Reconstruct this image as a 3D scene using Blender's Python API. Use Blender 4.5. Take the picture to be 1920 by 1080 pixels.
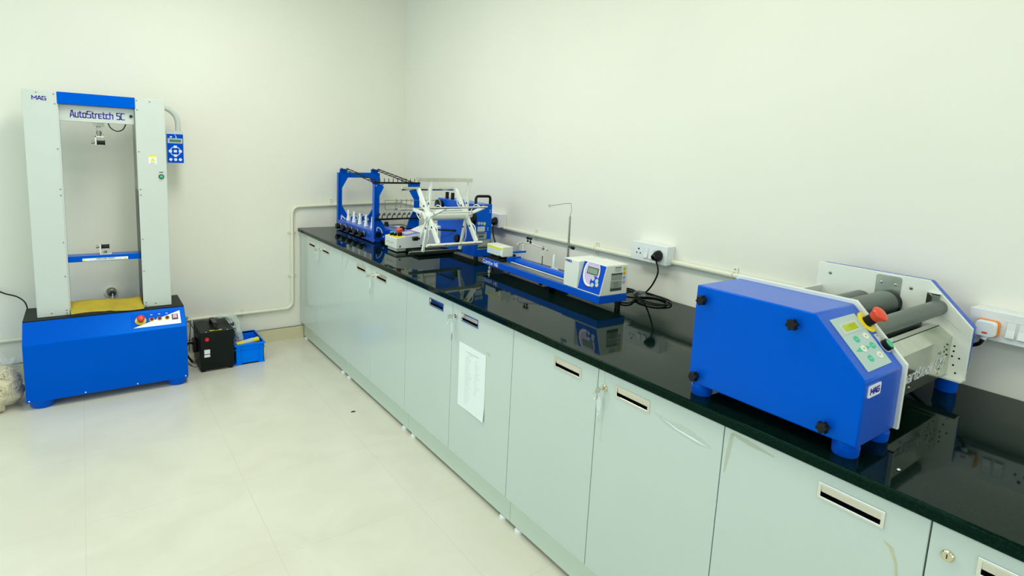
import bpy, bmesh, math, random
from mathutils import Vector, Matrix
random.seed(7)
PI = math.pi
for o in list(bpy.data.objects):
    bpy.data.objects.remove(o)
SC = bpy.context.scene
COL = SC.collection
T = 0.9024          # worktop height
XW = 0.8976         # right wall
W = 0.47351         # cabinet door width

# ------------------------------------------------------------------ camera, world, lights, exposure
cam = bpy.data.cameras.new('camera')
camo = bpy.data.objects.new('camera', cam)
COL.objects.link(camo)
R_ = Vector((0.81033765, -0.58405727, 0.04722283))
U_ = Vector((0.04624138, 0.14407869, 0.98848524))
F_ = Vector((0.5841358, 0.79882316, -0.14376))
m = Matrix((R_, U_, -F_)).transposed().to_4x4()
m.translation = Vector((-1.3727, -4.6033, 1.5697))
camo.matrix_world = m
cam.sensor_width = 36
cam.lens = 1079.07 / 1920 * 36
cam.shift_x = (960 - 940.41) / 1920
cam.shift_y = (442.67 - 540) / 1920
cam.clip_start = 0.02
SC.camera = camo

wd = bpy.data.worlds.new('world'); SC.world = wd; wd.use_nodes = True
wd.node_tree.nodes['Background'].inputs[0].default_value = (0.9, 0.95, 1.0, 1)
wd.node_tree.nodes['Background'].inputs[1].default_value = 0.05

def area(name, loc, sx, sy, power, col, rot=(0, 0, 0)):
    l = bpy.data.lights.new(name, 'AREA'); l.shape = 'RECTANGLE'
    l.size = sx; l.size_y = sy; l.energy = power; l.color = col
    o = bpy.data.objects.new(name, l); COL.objects.link(o)
    o.location = loc; o.rotation_euler = rot
    return o
LC = (1.0, 0.99, 0.93)
DC = (0.88, 0.97, 1.0)
for x, y, p in ((-0.8, -1.7, 32), (-2.9, -2.1, 8), (-0.45, -3.7, 15), (-2.9, -3.8, 13), (-0.9, -5.9, 2.5), (-2.9, -5.9, 4)):
    area('ceiling_lamp', (x, y, 2.97), 0.45, 1.2, p, LC)
# fill added behind the photographer to brighten the back wall; cool daylight from left
area('daylight_fill', (-1.3, -7.9, 1.7), 4.4, 1.8, 58, DC, (math.radians(90), 0, 0))
area('daylight_fill', (-4.93, -2.6, 1.6), 1.8, 4.6, 60, (0.50, 0.83, 1.0), (0, math.radians(-90), 0))

SC.view_settings.view_transform = 'Standard'
SC.view_settings.look = 'None'
SC.view_settings.gamma = 1
SC.view_settings.use_curve_mapping = False
SC.view_settings.exposure = -0.07

# ------------------------------------------------------------------ materials
def s2l(c):
    return tuple(((v / 255) / 12.92 if v / 255 <= 0.04045 else ((v / 255 + 0.055) / 1.055) ** 2.4) for v in c)
def mat(name, rgb, rough=0.5, metal=0.0, spec=0.5, var=0.04, scale=8.0, bump=0.0, bscale=200.0, coat=0.0, lin=False, dark=None, tint=None):
    m = bpy.data.materials.new(name); m.use_nodes = True
    nt = m.node_tree; b = nt.nodes['Principled BSDF']
    c = rgb if lin else s2l(rgb)
    b.inputs['Roughness'].default_value = rough
    b.inputs['Metallic'].default_value = metal
    b.inputs['Specular IOR Level'].default_value = spec
    b.inputs['Coat Weight'].default_value = coat
    if tint: b.inputs['Specular Tint'].default_value = (*tint, 1)
    tc = nt.nodes.new('ShaderNodeTexCoord')
    nz = nt.nodes.new('ShaderNodeTexNoise'); nz.inputs['Scale'].default_value = scale
    nz.inputs['Detail'].default_value = 4
    nt.links.new(tc.outputs['Object'], nz.inputs['Vector'])
    rp = nt.nodes.new('ShaderNodeValToRGB')
    lo = dark if dark else tuple(v * (1 - var) for v in c)
    hi = tuple(min(1, v * (1 + var)) for v in c)
    rp.color_ramp.elements[0].color = (*lo, 1); rp.color_ramp.elements[0].position = 0.3
    rp.color_ramp.elements[1].color = (*hi, 1); rp.color_ramp.elements[1].position = 0.7
    nt.links.new(nz.outputs['Fac'], rp.inputs['Fac'])
    nt.links.new(rp.outputs['Color'], b.inputs['Base Color'])
    if bump:
        n2 = nt.nodes.new('ShaderNodeTexNoise'); n2.inputs['Scale'].default_value = bscale
        nt.links.new(tc.outputs['Object'], n2.inputs['Vector'])
        bp = nt.nodes.new('ShaderNodeBump'); bp.inputs['Strength'].default_value = bump; bp.inputs['Distance'].default_value = 0.002
        nt.links.new(n2.outputs['Fac'], bp.inputs['Height'])
        nt.links.new(bp.outputs['Normal'], b.inputs['Normal'])
    return m
def clear(name, tint, alpha=0.25, rough=0.12):
    m = bpy.data.materials.new(name); m.use_nodes = True
    nt = m.node_tree; b = nt.nodes['Principled BSDF']
    b.inputs['Base Color'].default_value = (*s2l(tint), 1); b.inputs['Roughness'].default_value = rough
    nz = nt.nodes.new('ShaderNodeTexNoise'); nz.inputs['Scale'].default_value = 30
    mp = nt.nodes.new('ShaderNodeMapRange'); mp.inputs['To Min'].default_value = alpha * 0.5; mp.inputs['To Max'].default_value = min(1, alpha * 1.5)
    nt.links.new(nz.outputs['Fac'], mp.inputs['Value']); nt.links.new(mp.outputs['Result'], b.inputs['Alpha'])
    return m

M_wall = mat('wall_paint', (0.83, 0.822, 0.722), 0.75, var=0.012, scale=2.0, bump=0.05, bscale=120, lin=True)
M_ceil = mat('ceiling_paint', (0.81, 0.79, 0.73), 0.9, lin=True, var=0.01)
M_skirt = mat('skirting_tile', (212, 207, 168), 0.3, var=0.05, scale=5)
M_door = mat('cabinet_laminate', (0.545, 0.625, 0.575), 0.16, spec=0.5, lin=True, var=0.012, scale=3)
M_kick = mat('kick_laminate', (0.57, 0.665, 0.56), 0.3, lin=True, var=0.015, scale=3)
M_carc = mat('carcass_laminate', (0.41, 0.52, 0.46), 0.4, lin=True, var=0.01)
M_chrome = mat('chrome', (0.72, 0.71, 0.66), 0.10, 1.0, lin=True, var=0.02)
M_steel = mat('brushed_steel', (0.64, 0.66, 0.57), 0.26, 1.0, lin=True, var=0.08, scale=40)
M_galv = mat('dull_steel', (0.30, 0.31, 0.27), 0.38, 1.0, lin=True, var=0.15, scale=30)
M_blue = mat('blue_powder_coat', (0.0, 0.081, 0.57), 0.27, spec=0.75, tint=(0.0, 0.35, 1.0), lin=True, var=0.02, bump=0.12, bscale=700)
M_blue.node_tree.nodes['Principled BSDF'].inputs['Sheen Weight'].default_value = 0.09
M_blue.node_tree.nodes['Principled BSDF'].inputs['Sheen Roughness'].default_value = 0.35
M_hood = mat('polished_steel', (0.62, 0.66, 0.56), 0.11, 1.0, lin=True, var=0.06, scale=30)
M_bluep = mat('blue_print', (0.002, 0.068, 0.60), 0.3, tint=(0.0, 0.3, 1.0), lin=True, var=0.02)
M_navy = mat('dark_blue_metal', (0.004, 0.02, 0.10), 0.4, lin=True)
M_white = mat('white_powder_coat', (0.58, 0.635, 0.585), 0.40, lin=True, var=0.012, bump=0.05, bscale=500)
M_white2 = mat('bright_white_enamel', (0.78, 0.82, 0.745), 0.38, lin=True, var=0.012)
M_plast = mat('white_plastic', (0.80, 0.84, 0.83), 0.25, lin=True, var=0.01)
M_cream = mat('cream_plastic', (0.76, 0.77, 0.64), 0.4, lin=True, var=0.02)
M_paper = mat('paper_white', (0.80, 0.86, 0.84), 0.7, lin=True, var=0.01)
M_black = mat('black_plastic', (0.004, 0.005, 0.005), 0.30, spec=0.25, lin=True, var=0.2)
M_blackm = mat('black_metal', (0.003, 0.006, 0.005), 0.45, spec=0.18, lin=True, var=0.2)
M_rubber = mat('black_rubber', (0.005, 0.006, 0.005), 0.5, spec=0.2, lin=True)
M_red = mat('red_plastic', (0.72, 0.06, 0.02), 0.3, lin=True)
M_redb = mat('bright_red_plastic', (0.85, 0.005, 0.01), 0.3, lin=True)
M_ruby = mat('ruby_lamp_lens', (0.20, 0.004, 0.006), 0.08, lin=True)
M_yel = mat('yellow_plastic', (0.80, 0.62, 0.01), 0.35, lin=True)
M_yelp = mat('yellow_print', (0.80, 0.72, 0.03), 0.5, lin=True)
M_green = mat('green_plastic', (0.01, 0.45, 0.22), 0.25, lin=True)
M_teal = mat('teal_plastic', (0.03, 0.45, 0.45), 0.3, lin=True)
M_greenk = mat('green_key_print', (0.03, 0.50, 0.30), 0.4, lin=True)
M_lcd = mat('lcd_yellow_green', (0.40, 0.55, 0.02), 0.2, lin=True, var=0.15, scale=25)
M_lcdg = mat('lcd_dark_green', (0.01, 0.16, 0.08), 0.2, lin=True)
M_lcdp = mat('lcd_grey_green', (0.22, 0.34, 0.22), 0.2, lin=True)
M_panel = mat('grey_membrane', (0.42, 0.56, 0.52), 0.45, lin=True, var=0.01)
M_lilac = mat('lilac_print', (0.62, 0.50, 0.75), 0.35, lin=True)
M_violet = mat('violet_print', (0.20, 0.17, 0.62), 0.35, lin=True)
M_ink = mat('dark_blue_ink', (0.035, 0.02, 0.42), 0.5, lin=True)
M_grey = mat('grey_print', (0.30, 0.36, 0.31), 0.5, lin=True, var=0.3, scale=260)
M_dgrey = mat('dark_grey_print', (0.04, 0.06, 0.05), 0.5, lin=True)
M_lgrey = mat('light_grey_print', (0.55, 0.60, 0.57), 0.5, lin=True)
M_wprint = mat('white_print', (0.82, 0.86, 0.9), 0.4, lin=True)
M_pink = mat('pink_sticker', (0.70, 0.35, 0.48), 0.4, lin=True)
M_sky = mat('sky_blue_sticker', (0.16, 0.50, 0.75), 0.4, lin=True)
M_lime = mat('lime_sticker', (0.50, 0.62, 0.02), 0.4, lin=True)
M_oran = mat('orange_sticker', (0.80, 0.42, 0.01), 0.4, lin=True)
M_orpl = mat('orange_plastic', (0.85, 0.26, 0.02), 0.3, lin=True)
M_crate = mat('blue_crate_plastic', (0.0, 0.20, 1.0), 0.35, tint=(0.0, 0.4, 1.0), lin=True, var=0.03)
M_card = mat('corrugated_cardboard', (0.50, 0.375, 0.03), 0.8, lin=True, var=0.10, scale=14, bump=0.3, bscale=120)
M_yarn = mat('raw_cotton_yarn', (0.76, 0.68, 0.42), 0.9, lin=True, var=0.15, scale=30, bump=0.5, bscale=160)
M_conduit = mat('cream_conduit', (0.78, 0.78, 0.62), 0.35, lin=True, var=0.01)
M_roller = mat('grey_rubber_roller', (0.062, 0.088, 0.070), 0.33, lin=True, var=0.22, scale=14)
M_lav = mat('brass_lock', (0.60, 0.55, 0.38), 0.2, 1.0, lin=True)
M_clear = clear('clear_film', (225, 238, 232), 0.14)
M_tag = clear('clear_key_tag', (225, 238, 232), 0.45, 0.05)
M_tape = clear('clear_tape', (226, 236, 224), 0.33, 0.08)
M_tan = mat('tan_residue', (0.52, 0.52, 0.34), 0.6, lin=True)
M_ptape = clear('yellowed_tape', (200, 196, 140), 0.13, 0.3)

def floor_material():
    m = bpy.data.materials.new('cream_floor_tile'); m.use_nodes = True
    nt = m.node_tree; b = nt.nodes['Principled BSDF']
    tc = nt.nodes.new('ShaderNodeTexCoord')
    mp = nt.nodes.new('ShaderNodeMapping'); mp.inputs['Location'].default_value = (0.23, 0.12, 0)
    nt.links.new(tc.outputs['Object'], mp.inputs['Vector'])
    br = nt.nodes.new('ShaderNodeTexBrick')
    br.offset = 0.0; br.inputs['Scale'].default_value = 1.0
    br.inputs['Brick Width'].default_value = 0.6; br.inputs['Row Height'].default_value = 0.6
    br.inputs['Mortar Size'].default_value = 0.0012; br.inputs['Mortar Smooth'].default_value = 0.3
    nt.links.new(mp.outputs['Vector'], br.inputs['Vector'])
    nz = nt.nodes.new('ShaderNodeTexNoise'); nz.inputs['Scale'].default_value = 3.2; nz.inputs['Detail'].default_value = 7; nz.inputs['Distortion'].default_value = 0.9
    nt.links.new(mp.outputs['Vector'], nz.inputs['Vector'])
    rp = nt.nodes.new('ShaderNodeValToRGB')
    rp.color_ramp.elements[0].position = 0.3; rp.color_ramp.elements[0].color = (0.66, 0.645, 0.53, 1)
    rp.color_ramp.elements[1].position = 0.7; rp.color_ramp.elements[1].color = (0.72, 0.705, 0.59, 1)
    nt.links.new(nz.outputs['Fac'], rp.inputs['Fac'])
    nt.links.new(rp.outputs['Color'], br.inputs['Color1']); nt.links.new(rp.outputs['Color'], br.inputs['Color2'])
    br.inputs['Mortar'].default_value = (0.60, 0.585, 0.46, 1)
    nt.links.new(br.outputs['Color'], b.inputs['Base Color'])
    b.inputs['Roughness'].default_value = 0.22; b.inputs['Specular IOR Level'].default_value = 0.5
    return m
M_floor = floor_material()
def granite_material():
    m = bpy.data.materials.new('black_granite'); m.use_nodes = True
    nt = m.node_tree; b = nt.nodes['Principled BSDF']
    tc = nt.nodes.new('ShaderNodeTexCoord')
    vo = nt.nodes.new('ShaderNodeTexNoise'); vo.inputs['Scale'].default_value = 260; vo.inputs['Detail'].default_value = 3
    nt.links.new(tc.outputs['Object'], vo.inputs['Vector'])
    rp = nt.nodes.new('ShaderNodeValToRGB')
    rp.color_ramp.elements[0].position = 0.45; rp.color_ramp.elements[0].color = (0.0005, 0.006, 0.004, 1)
    rp.color_ramp.elements[1].position = 0.78; rp.color_ramp.elements[1].color = (0.006, 0.018, 0.013, 1)
    nt.links.new(vo.outputs['Fac'], rp.inputs['Fac']); nt.links.new(rp.outputs['Color'], b.inputs['Base Color'])
    b.inputs['Roughness'].default_value = 0.045; b.inputs['IOR'].default_value = 1.20
    b.inputs['Specular IOR Level'].default_value = 0.5
    b.inputs['Specular Tint'].default_value = (0.35, 1.0, 0.65, 1)
    return m
M_granite = granite_material()

# ------------------------------------------------------------------ mesh helpers
class B:
    def __init__(s): s.bm = bmesh.new()
    def box(s, x0, x1, y0, y1, z0, z1):
        v = [s.bm.verts.new((x, y, z)) for z in (z0, z1) for y in (y0, y1) for x in (x0, x1)]
        for f in ((0, 2, 3, 1), (4, 5, 7, 6), (0, 1, 5, 4), (2, 6, 7, 3), (0, 4, 6, 2), (1, 3, 7, 5)):
            s.bm.faces.new([v[i] for i in f])
        return s
    def obox(s, p, q, w, h, up=(0, 0, 1)):
        p, q = Vector(p), Vector(q); d = (q - p).normalized(); u = Vector(up)
        a = d.cross(u)
        if a.length < 1e-4: a = d.cross(Vector((1, 0, 0)))
        a.normalize(); c = a.cross(d).normalized()
        vs = []
        for e in (p, q):
            for i, j in ((-1, -1), (1, -1), (1, 1), (-1, 1)):
                vs.append(s.bm.verts.new(e + a * (w / 2 * i) + c * (h / 2 * j)))
        for f in ((0, 3, 2, 1), (4, 5, 6, 7), (0, 1, 5, 4), (1, 2, 6, 5), (2, 3, 7, 6), (3, 0, 4, 7)):
            s.bm.faces.new([vs[i] for i in f])
        return s
    def rings(s, rings, cap=True, closed=False):
        R = [[s.bm.verts.new(p) for p in r] for r in rings]
        n = len(R[0]); L = len(R)
        for i in range(L if closed else L - 1):
            a, b = R[i], R[(i + 1) % L]
            for j in range(n):
                s.bm.faces.new((a[j], a[(j + 1) % n], b[(j + 1) % n], b[j]))
        if cap and not closed:
            s.bm.faces.new(list(reversed(R[0]))); s.bm.faces.new(R[-1])
        return s
    def cyl(s, p, q, r, r2=None, n=24):
        return s.lathe(p, q, [(0, r), (1, r if r2 is None else r2)], n)
    def lathe(s, p, q, prof, n=24):     # prof: (t along p->q, radius)
        p, q = Vector(p), Vector(q); d = q - p; dn = d.normalized()
        a = dn.orthogonal().normalized(); b = dn.cross(a)
        return s.rings([[p + d * t + (a * math.cos(2 * PI * k / n) + b * math.sin(2 * PI * k / n)) * max(r, 1e-5) for k in range(n)] for t, r in prof])
    def tube(s, pts, r, n=8, closed=False):
        P = [Vector(p) for p in pts]; L = len(P); rings = []; a = None
        for i in range(L):
            t = (P[(i + 1) % L] - P[i - 1]) if closed else (P[min(i + 1, L - 1)] - P[max(i - 1, 0)])
            t.normalize()
            a = t.orthogonal() if a is None else a - t * a.dot(t)
            if a.length < 1e-6: a = t.orthogonal()
            a.normalize(); b = t.cross(a)
            rr = r[i] if isinstance(r, (list, tuple)) else r
            rings.append([P[i] + (a * math.cos(2 * PI * k / n) + b * math.sin(2 * PI * k / n)) * rr for k in range(n)])
        return s.rings(rings, True, closed)
    def prism(s, axis, pts, a0, a1, holes=()):
        def P(u, v, w):
            return {'x': (w, u, v), 'y': (u, w, v), 'z': (u, v, w)}[axis]
        es = []
        for loop in [pts] + list(holes):
            vs = [s.bm.verts.new(P(u, v, a0)) for u, v in loop]
            es += [s.bm.edges.new((vs[i], vs[(i + 1) % len(vs)])) for i in range(len(vs))]
        if holes:
            fs = [g for g in bmesh.ops.triangle_fill(s.bm, edges=es, use_beauty=True)['geom'] if isinstance(g, bmesh.types.BMFace)]
        else:
            fs = [s.bm.faces.new(vs)]
        ex = bmesh.ops.extrude_face_region(s.bm, geom=fs)
        d = Vector(P(0, 0, a1)) - Vector(P(0, 0, a0))
        bmesh.ops.translate(s.bm, verts=[g for g in ex['geom'] if isinstance(g, bmesh.types.BMVert)], vec=d)
        return s
    def ball(s, c, r, sc=(1, 1, 1), seg=16):
        res = bmesh.ops.create_uvsphere(s.bm, u_segments=seg, v_segments=seg // 2, radius=r)
        for v in res['verts']:
            v.co = Vector((v.co.x * sc[0] + c[0], v.co.y * sc[1] + c[1], v.co.z * sc[2] + c[2]))
        return s
    def quad(s, a, b, c, d):
        s.bm.faces.new([s.bm.verts.new(p) for p in (a, b, c, d)]); return s
    def frame(s, o, u, v, n, x0, x1, y0, y1, h0, h1):   # box on an oblique plane
        o, u, v, n = Vector(o), Vector(u), Vector(v), Vector(n)
        vs = [s.bm.verts.new(o + u * x + v * y + n * z) for z in (h0, h1) for y in (y0, y1) for x in (x0, x1)]
        for f in ((0, 2, 3, 1), (4, 5, 7, 6), (0, 1, 5, 4), (2, 6, 7, 3), (0, 4, 6, 2), (1, 3, 7, 5)):
            s.bm.faces.new([vs[i] for i in f])
        return s

WM = {}      # world matrices of things and parts
def thing(name, label, cat, loc=(0, 0, 0), rotz=0, group=None):
    o = bpy.data.objects.new(name, None); COL.objects.link(o)
    o.empty_display_size = 0.05
    o.location = loc; o.rotation_euler = (0, 0, rotz)
    o['label'] = label; o['category'] = cat
    if group: o['group'] = group
    WM[o.name] = Matrix.Translation(Vector(loc)) @ Matrix.Rotation(rotz, 4, 'Z')
    return o
def obj(name, b, material, parent=None, bevel=0, local=False, smooth=30, seg=2):
    bm = b.bm
    bmesh.ops.recalc_face_normals(bm, faces=bm.faces)
    if parent is not None and not local:
        bm.transform(WM[parent.name].inverted())
    me = bpy.data.meshes.new(name); bm.to_mesh(me); bm.free()
    me.materials.append(material)
    if smooth:
        me.polygons.foreach_set('use_smooth', [True] * len(me.polygons))
        me.set_sharp_from_angle(angle=math.radians(smooth))
    o = bpy.data.objects.new(name, me); COL.objects.link(o)
    if parent is not None:
        o.parent = parent; WM[o.name] = WM[parent.name]
    else:
        WM[o.name] = Matrix.Identity(4)
    if bevel:
        md = o.modifiers.new('bevel', 'BEVEL'); md.width = bevel; md.segments = seg
        md.limit_method = 'ANGLE'; md.angle_limit = math.radians(35); md.harden_normals = False
    return o
def tag(o, label, cat, group=None):
    o['label'] = label; o['category'] = cat
    if group: o['group'] = group
    return o
def struct(name, b, m):
    o = obj(name, b, m, smooth=0); o['kind'] = 'structure'; return o
def arc(c, r, a0, a1, n, ax):       # points on an arc, ax: two unit vectors
    c = Vector(c); u, v = Vector(ax[0]), Vector(ax[1])
    return [c + u * (r * math.cos(math.radians(a0 + (a1 - a0) * i / n))) + v * (r * math.sin(math.radians(a0 + (a1 - a0) * i / n))) for i in range(n + 1)]
def smooth_path(pts, n=8):          # Catmull-Rom
    P = [Vector(p) for p in pts]; out = []
    for i in range(len(P) - 1):
        p0, p1, p2, p3 = P[max(i - 1, 0)], P[i], P[i + 1], P[min(i + 2, len(P) - 1)]
        for k in range(n):
            t = k / n
            out.append(0.5 * ((2 * p1) + (p2 - p0) * t + (2 * p0 - 5 * p1 + 4 * p2 - p3) * t * t + (3 * p1 - p0 - 3 * p2 + p3) * t ** 3))
    return out + [P[-1]]

# stroke lettering ------------------------------------------------------------
G = {
 'A': (.62, [[(0, 0), (.24, 1), (.38, 1), (.62, 0)], [(.08, .3), (.54, .3)]]),
 'u': (.46, [[(0, .7), (0, .1), (.08, 0), (.46, 0)], [(.46, .7), (.46, 0)]]),
 't': (.38, [[(.12, .95), (.12, .1), (.2, 0), (.38, 0)], [(0, .7), (.36, .7)]]),
 'o': (.48, [[(.08, 0), (0, .1), (0, .6), (.08, .7), (.4, .7), (.48, .6), (.48, .1), (.4, 0), (.08, 0)]]),
 'S': (.6, [[(.58, 1), (.08, 1), (0, .92), (0, .62), (.08, .53), (.52, .53), (.6, .44), (.6, .08), (.52, 0), (.02, 0)]]),
 'r': (.34, [[(0, 0), (0, .58), (.1, .7), (.34, .7)]]),
 'e': (.46, [[(.46, 0), (.08, 0), (0, .1), (0, .6), (.08, .7), (.46, .7)], [(0, .36), (.36, .36)]]),
 'c': (.44, [[(.44, 0), (.08, 0), (0, .1), (0, .6), (.08, .7), (.44, .7)]]),
 'h': (.48, [[(0, 0), (0, 1)], [(0, .7), (.4, .7), (.48, .6), (.48, 0)]]),
 '5': (.52, [[(.5, 1), (0, 1), (0, .56), (.44, .56), (.52, .47), (.52, .1), (.44, 0), (0, 0)]]),
 '2': (.52, [[(0, 1), (.44, 1), (.52, .92), (.52, .6), (.44, .52), (.08, .46), (0, .38), (0, 0), (.52, 0)]]),
 'C': (.56, [[(.56, 1), (.1, 1), (0, .9), (0, .1), (.1, 0), (.56, 0)]]),
 'm': (.8, [[(0, 0), (0, .7), (.72, .7), (.8, .6), (.8, 0)], [(.4, .7), (.4, 0)]]),
 'a': (.48, [[(.04, .7), (.4, .7), (.48, .6), (.48, 0), (.08, 0), (0, .08), (0, .3), (.08, .38), (.48, .38)]]),
 'B': (.58, [[(0, 0), (0, 1), (.46, 1), (.54, .9), (.54, .62), (.46, .53), (0, .53)], [(.46, .53), (.58, .42), (.58, .1), (.5, 0), (0, 0)]]),
 'l': (.08, [[(.04, 1), (.04, 0)]]),
 'k': (.46, [[(0, 0), (0, 1)], [(.44, .7), (.06, .32), (.46, 0)]]),
 'X': (.6, [[(0, 0), (.6, 1)], [(0, 1), (.6, 0)]]),
 'T': (.58, [[(0, 1), (.58, 1)], [(.29, 1), (.29, 0)]]),
 'M': (.8, [[(0, 0), (0, 1), (.4, .35), (.8, 1), (.8, 0)]]),
 'G': (.66, [[(.64, 1), (.1, 1), (0, .9), (0, .1), (.1, 0), (.66, 0), (.66, .5), (.34, .5)]]),
 'N': (.6, [[(0, 0), (0, 1), (.6, 0), (.6, 1)]]),
 'E': (.52, [[(.52, 1), (0, 1), (0, 0), (.52, 0)], [(0, .5), (.46, .5)]]),
 'w': (.7, [[(0, .7), (.18, 0), (.35, .6), (.52, 0), (.7, .7)]]),
 'O': (.62, [[(.1, 0), (0, .1), (0, .9), (.1, 1), (.52, 1), (.62, .9), (.62, .1), (.52, 0), (.1, 0)]]),
 'V': (.62, [[(0, 1), (.31, 0), (.62, 1)]]),
 'I': (.08, [[(.04, 0), (.04, 1)]]),
 'P': (.54, [[(0, 0), (0, 1), (.46, 1), (.54, .9), (.54, .55), (.46, .45), (0, .45)]]),
 'R': (.56, [[(0, 0), (0, 1), (.46, 1), (.54, .9), (.54, .58), (.46, .48), (0, .48)], [(.3, .48), (.56, 0)]]),
 ' ': (.3, []),
}
def letters(txt, o, u, v, length, height, wt=0.13, gap=0.2, thick=0.0008, slant=0.0):
    """stroke letters along unit u (reading) and v (up), squeezed to the given length"""
    o, u, v = Vector(o), Vector(u).normalized(), Vector(v).normalized(); n = u.cross(v).normalized()
    tot = sum(G[c][0] for c in txt) + gap * (len(txt) - 1)
    sx = length / tot; b = B(); x = 0; hw = wt * height / 2
    for c in txt:
        w, strokes = G[c]
        for st in strokes:
            pts = [Vector(((x + px + slant * py) * sx, py * height)) for px, py in st]
            pts = [p.to_2d() for p in pts]
            for i in range(len(pts) - 1):
                p, q = pts[i], pts[i + 1]; d = (q - p)
                if d.length < 1e-7: continue
                d.normalize(); e = Vector((-d.y, d.x)) * hw
                p2, q2 = p - d * hw * 0.9, q + d * hw * 0.9
                base = [p2 - e, q2 - e, q2 + e, p2 + e]
                lo = [b.bm.verts.new(o + u * a.x + v * a.y) for a in base]
                hi = [b.bm.verts.new(o + u * a.x + v * a.y + n * thick) for a in base]
                b.bm.faces.new(hi); b.bm.faces.new(list(reversed(lo)))
                for k in range(4):
                    b.bm.faces.new((lo[k], lo[(k + 1) % 4], hi[(k + 1) % 4], hi[k]))
        x += w + gap
    return b
def screws(parent, pts, nrm, r=0.0035, m=None):
    nrm = Vector(nrm)
    for p in pts:
        p = Vector(p)
        obj('screw', B().lathe(p, p + nrm * 0.0022, [(0, r), (.6, r), (1, r * .6)], 10), m or M_galv, parent)
def star_knob(name, parent, p, nrm, r=0.016, h=0.024, m=None, lobes=6):
    p, nrm = Vector(p), Vector(nrm).normalized(); a = nrm.orthogonal().normalized(); c = nrm.cross(a)
    def ring(t, s):
        return [p + nrm * t + (a * math.cos(2 * PI * k / 48) + c * math.sin(2 * PI * k / 48)) * s * (1 + 0.13 * math.cos(lobes * 2 * PI * k / 48)) for k in range(48)]
    stem = [[p + nrm * t + (a * math.cos(2 * PI * k / 48) + c * math.sin(2 * PI * k / 48)) * r * .5 for k in range(48)] for t in (0, h * .35)]
    b = B().rings(stem + [ring(h * .36, r * .85), ring(h * .45, r), ring(h * .85, r), ring(h, r * .82)])
    return obj(name, b, m or M_black, parent)

# ------------------------------------------------------------------ room
struct('floor', B().box(-5.1, XW + .1, -8.1, .1, -.1, 0), M_floor)
struct('ceiling', B().box(-5.1, XW + .1, -8.1, .1, 3.0, 3.1), M_ceil)
struct('wall_right', B().box(XW, XW + .1, -8.1, .1, 0, 3.0), M_wall)
struct('wall_back', B().box(-5.1, XW, 0, .1, 0, 3.0), M_wall)
struct('wall_left', B().box(-5.1, -5.0, -8.0, 0, 0, 3.0), M_wall)
struct('wall_front', B().box(-5.0, XW, -8.1, -8.0, 0, 3.0), M_wall)
struct('baseboard_back', B().box(-5.0, .029, -.012, 0, 0, .1).box(-5.0, .029, -.0135, -.0, .098, .1), M_skirt)

# ------------------------------------------------------------------ cabinets
EDGE = [-.016] + [-k * W for k in range(1, 11)]
cab_desc = [
 'pale green laminate base cabinet in the far corner against the back wall',
 'pale green base cabinet second from the back wall, tan tape residue near its handles',
 'pale green laminate base cabinet with a printed notice stuck on its door',
 'pale green base cabinet with torn clear tape across the top of its right door',
 'pale green base cabinet nearest the camera, below the blue roller machine, without keys',
]
def make_door(parent, y0, y1, hside):
    """y0 > y1; hside 'low' = handle close to the y1 edge, 'high' = close to the y0 edge"""
    g = .0014
    ha, hb = (y1 + .080, y1 + .222) if hside == 'low' else (y0 - .222, y0 - .080)
    za, zb = .800, .840
    hole = [(ha + .006, za + .005), (hb - .006, za + .005), (hb - .006, zb - .005), (ha + .006, zb - .005)]
    d = obj('door', B().prism('x', [(y1 + g, .139), (y0 - g, .139), (y0 - g, .868), (y1 + g, .868)], 0.018, 0.0, [hole]), M_door, parent, bevel=.0022, smooth=0)
    hd = B().prism('x', [(ha, za), (hb, za), (hb, zb), (ha, zb)], 0.0005, -.0028, [[(ha + .008, za + .0065), (hb - .008, za + .0065), (hb - .008, zb - .0065), (ha + .008, zb - .0065)]])
    obj('handle', hd, M_chrome, d, bevel=.001, smooth=0)
    # recessed cup: back, four walls
    a, b2, c, e = ha + .0065, hb - .0065, za + .0055, zb - .0055
    cup = B()
    cup.box(.0150, .0160, a, b2, c, e); cup.box(-.0005, .0155, a, a + .001, c, e); cup.box(-.0005, .0155, b2 - .001, b2, c, e)
    cup.box(-.0005, .0155, a, b2, c, c + .001); cup.box(-.0005, .0155, a, b2, e - .001, e)
    obj('handle_cup', cup, M_black, d, smooth=0)
    fl = B(); fl.obox((.0002, (a + b2) / 2, e - .0005), (.0015, (a + b2) / 2, c + .0115), b2 - a - .002, .0012, up=(1, 0, 1)).obox((.0015, (a + b2) / 2, c + .0115), (.006, (a + b2) / 2, c + .0060), b2 - a - .002, .0012, up=(1, 0, 1))
    obj('finger_flap', fl, M_chrome, d, smooth=0)
    return d
def lock(parent, y, z=.811):
    k = obj('lock', B().lathe((.0005, y, z), (-.006, y, z), [(0, .0115), (.6, .0115), (1, .0095)], 28), M_lav, parent)
    obj('keyhole', B().box(-.0068, -.0058, y - .0009, y + .0009, z - .0045, z + .0045), M_black, parent)
    return k
cabs = []
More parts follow.
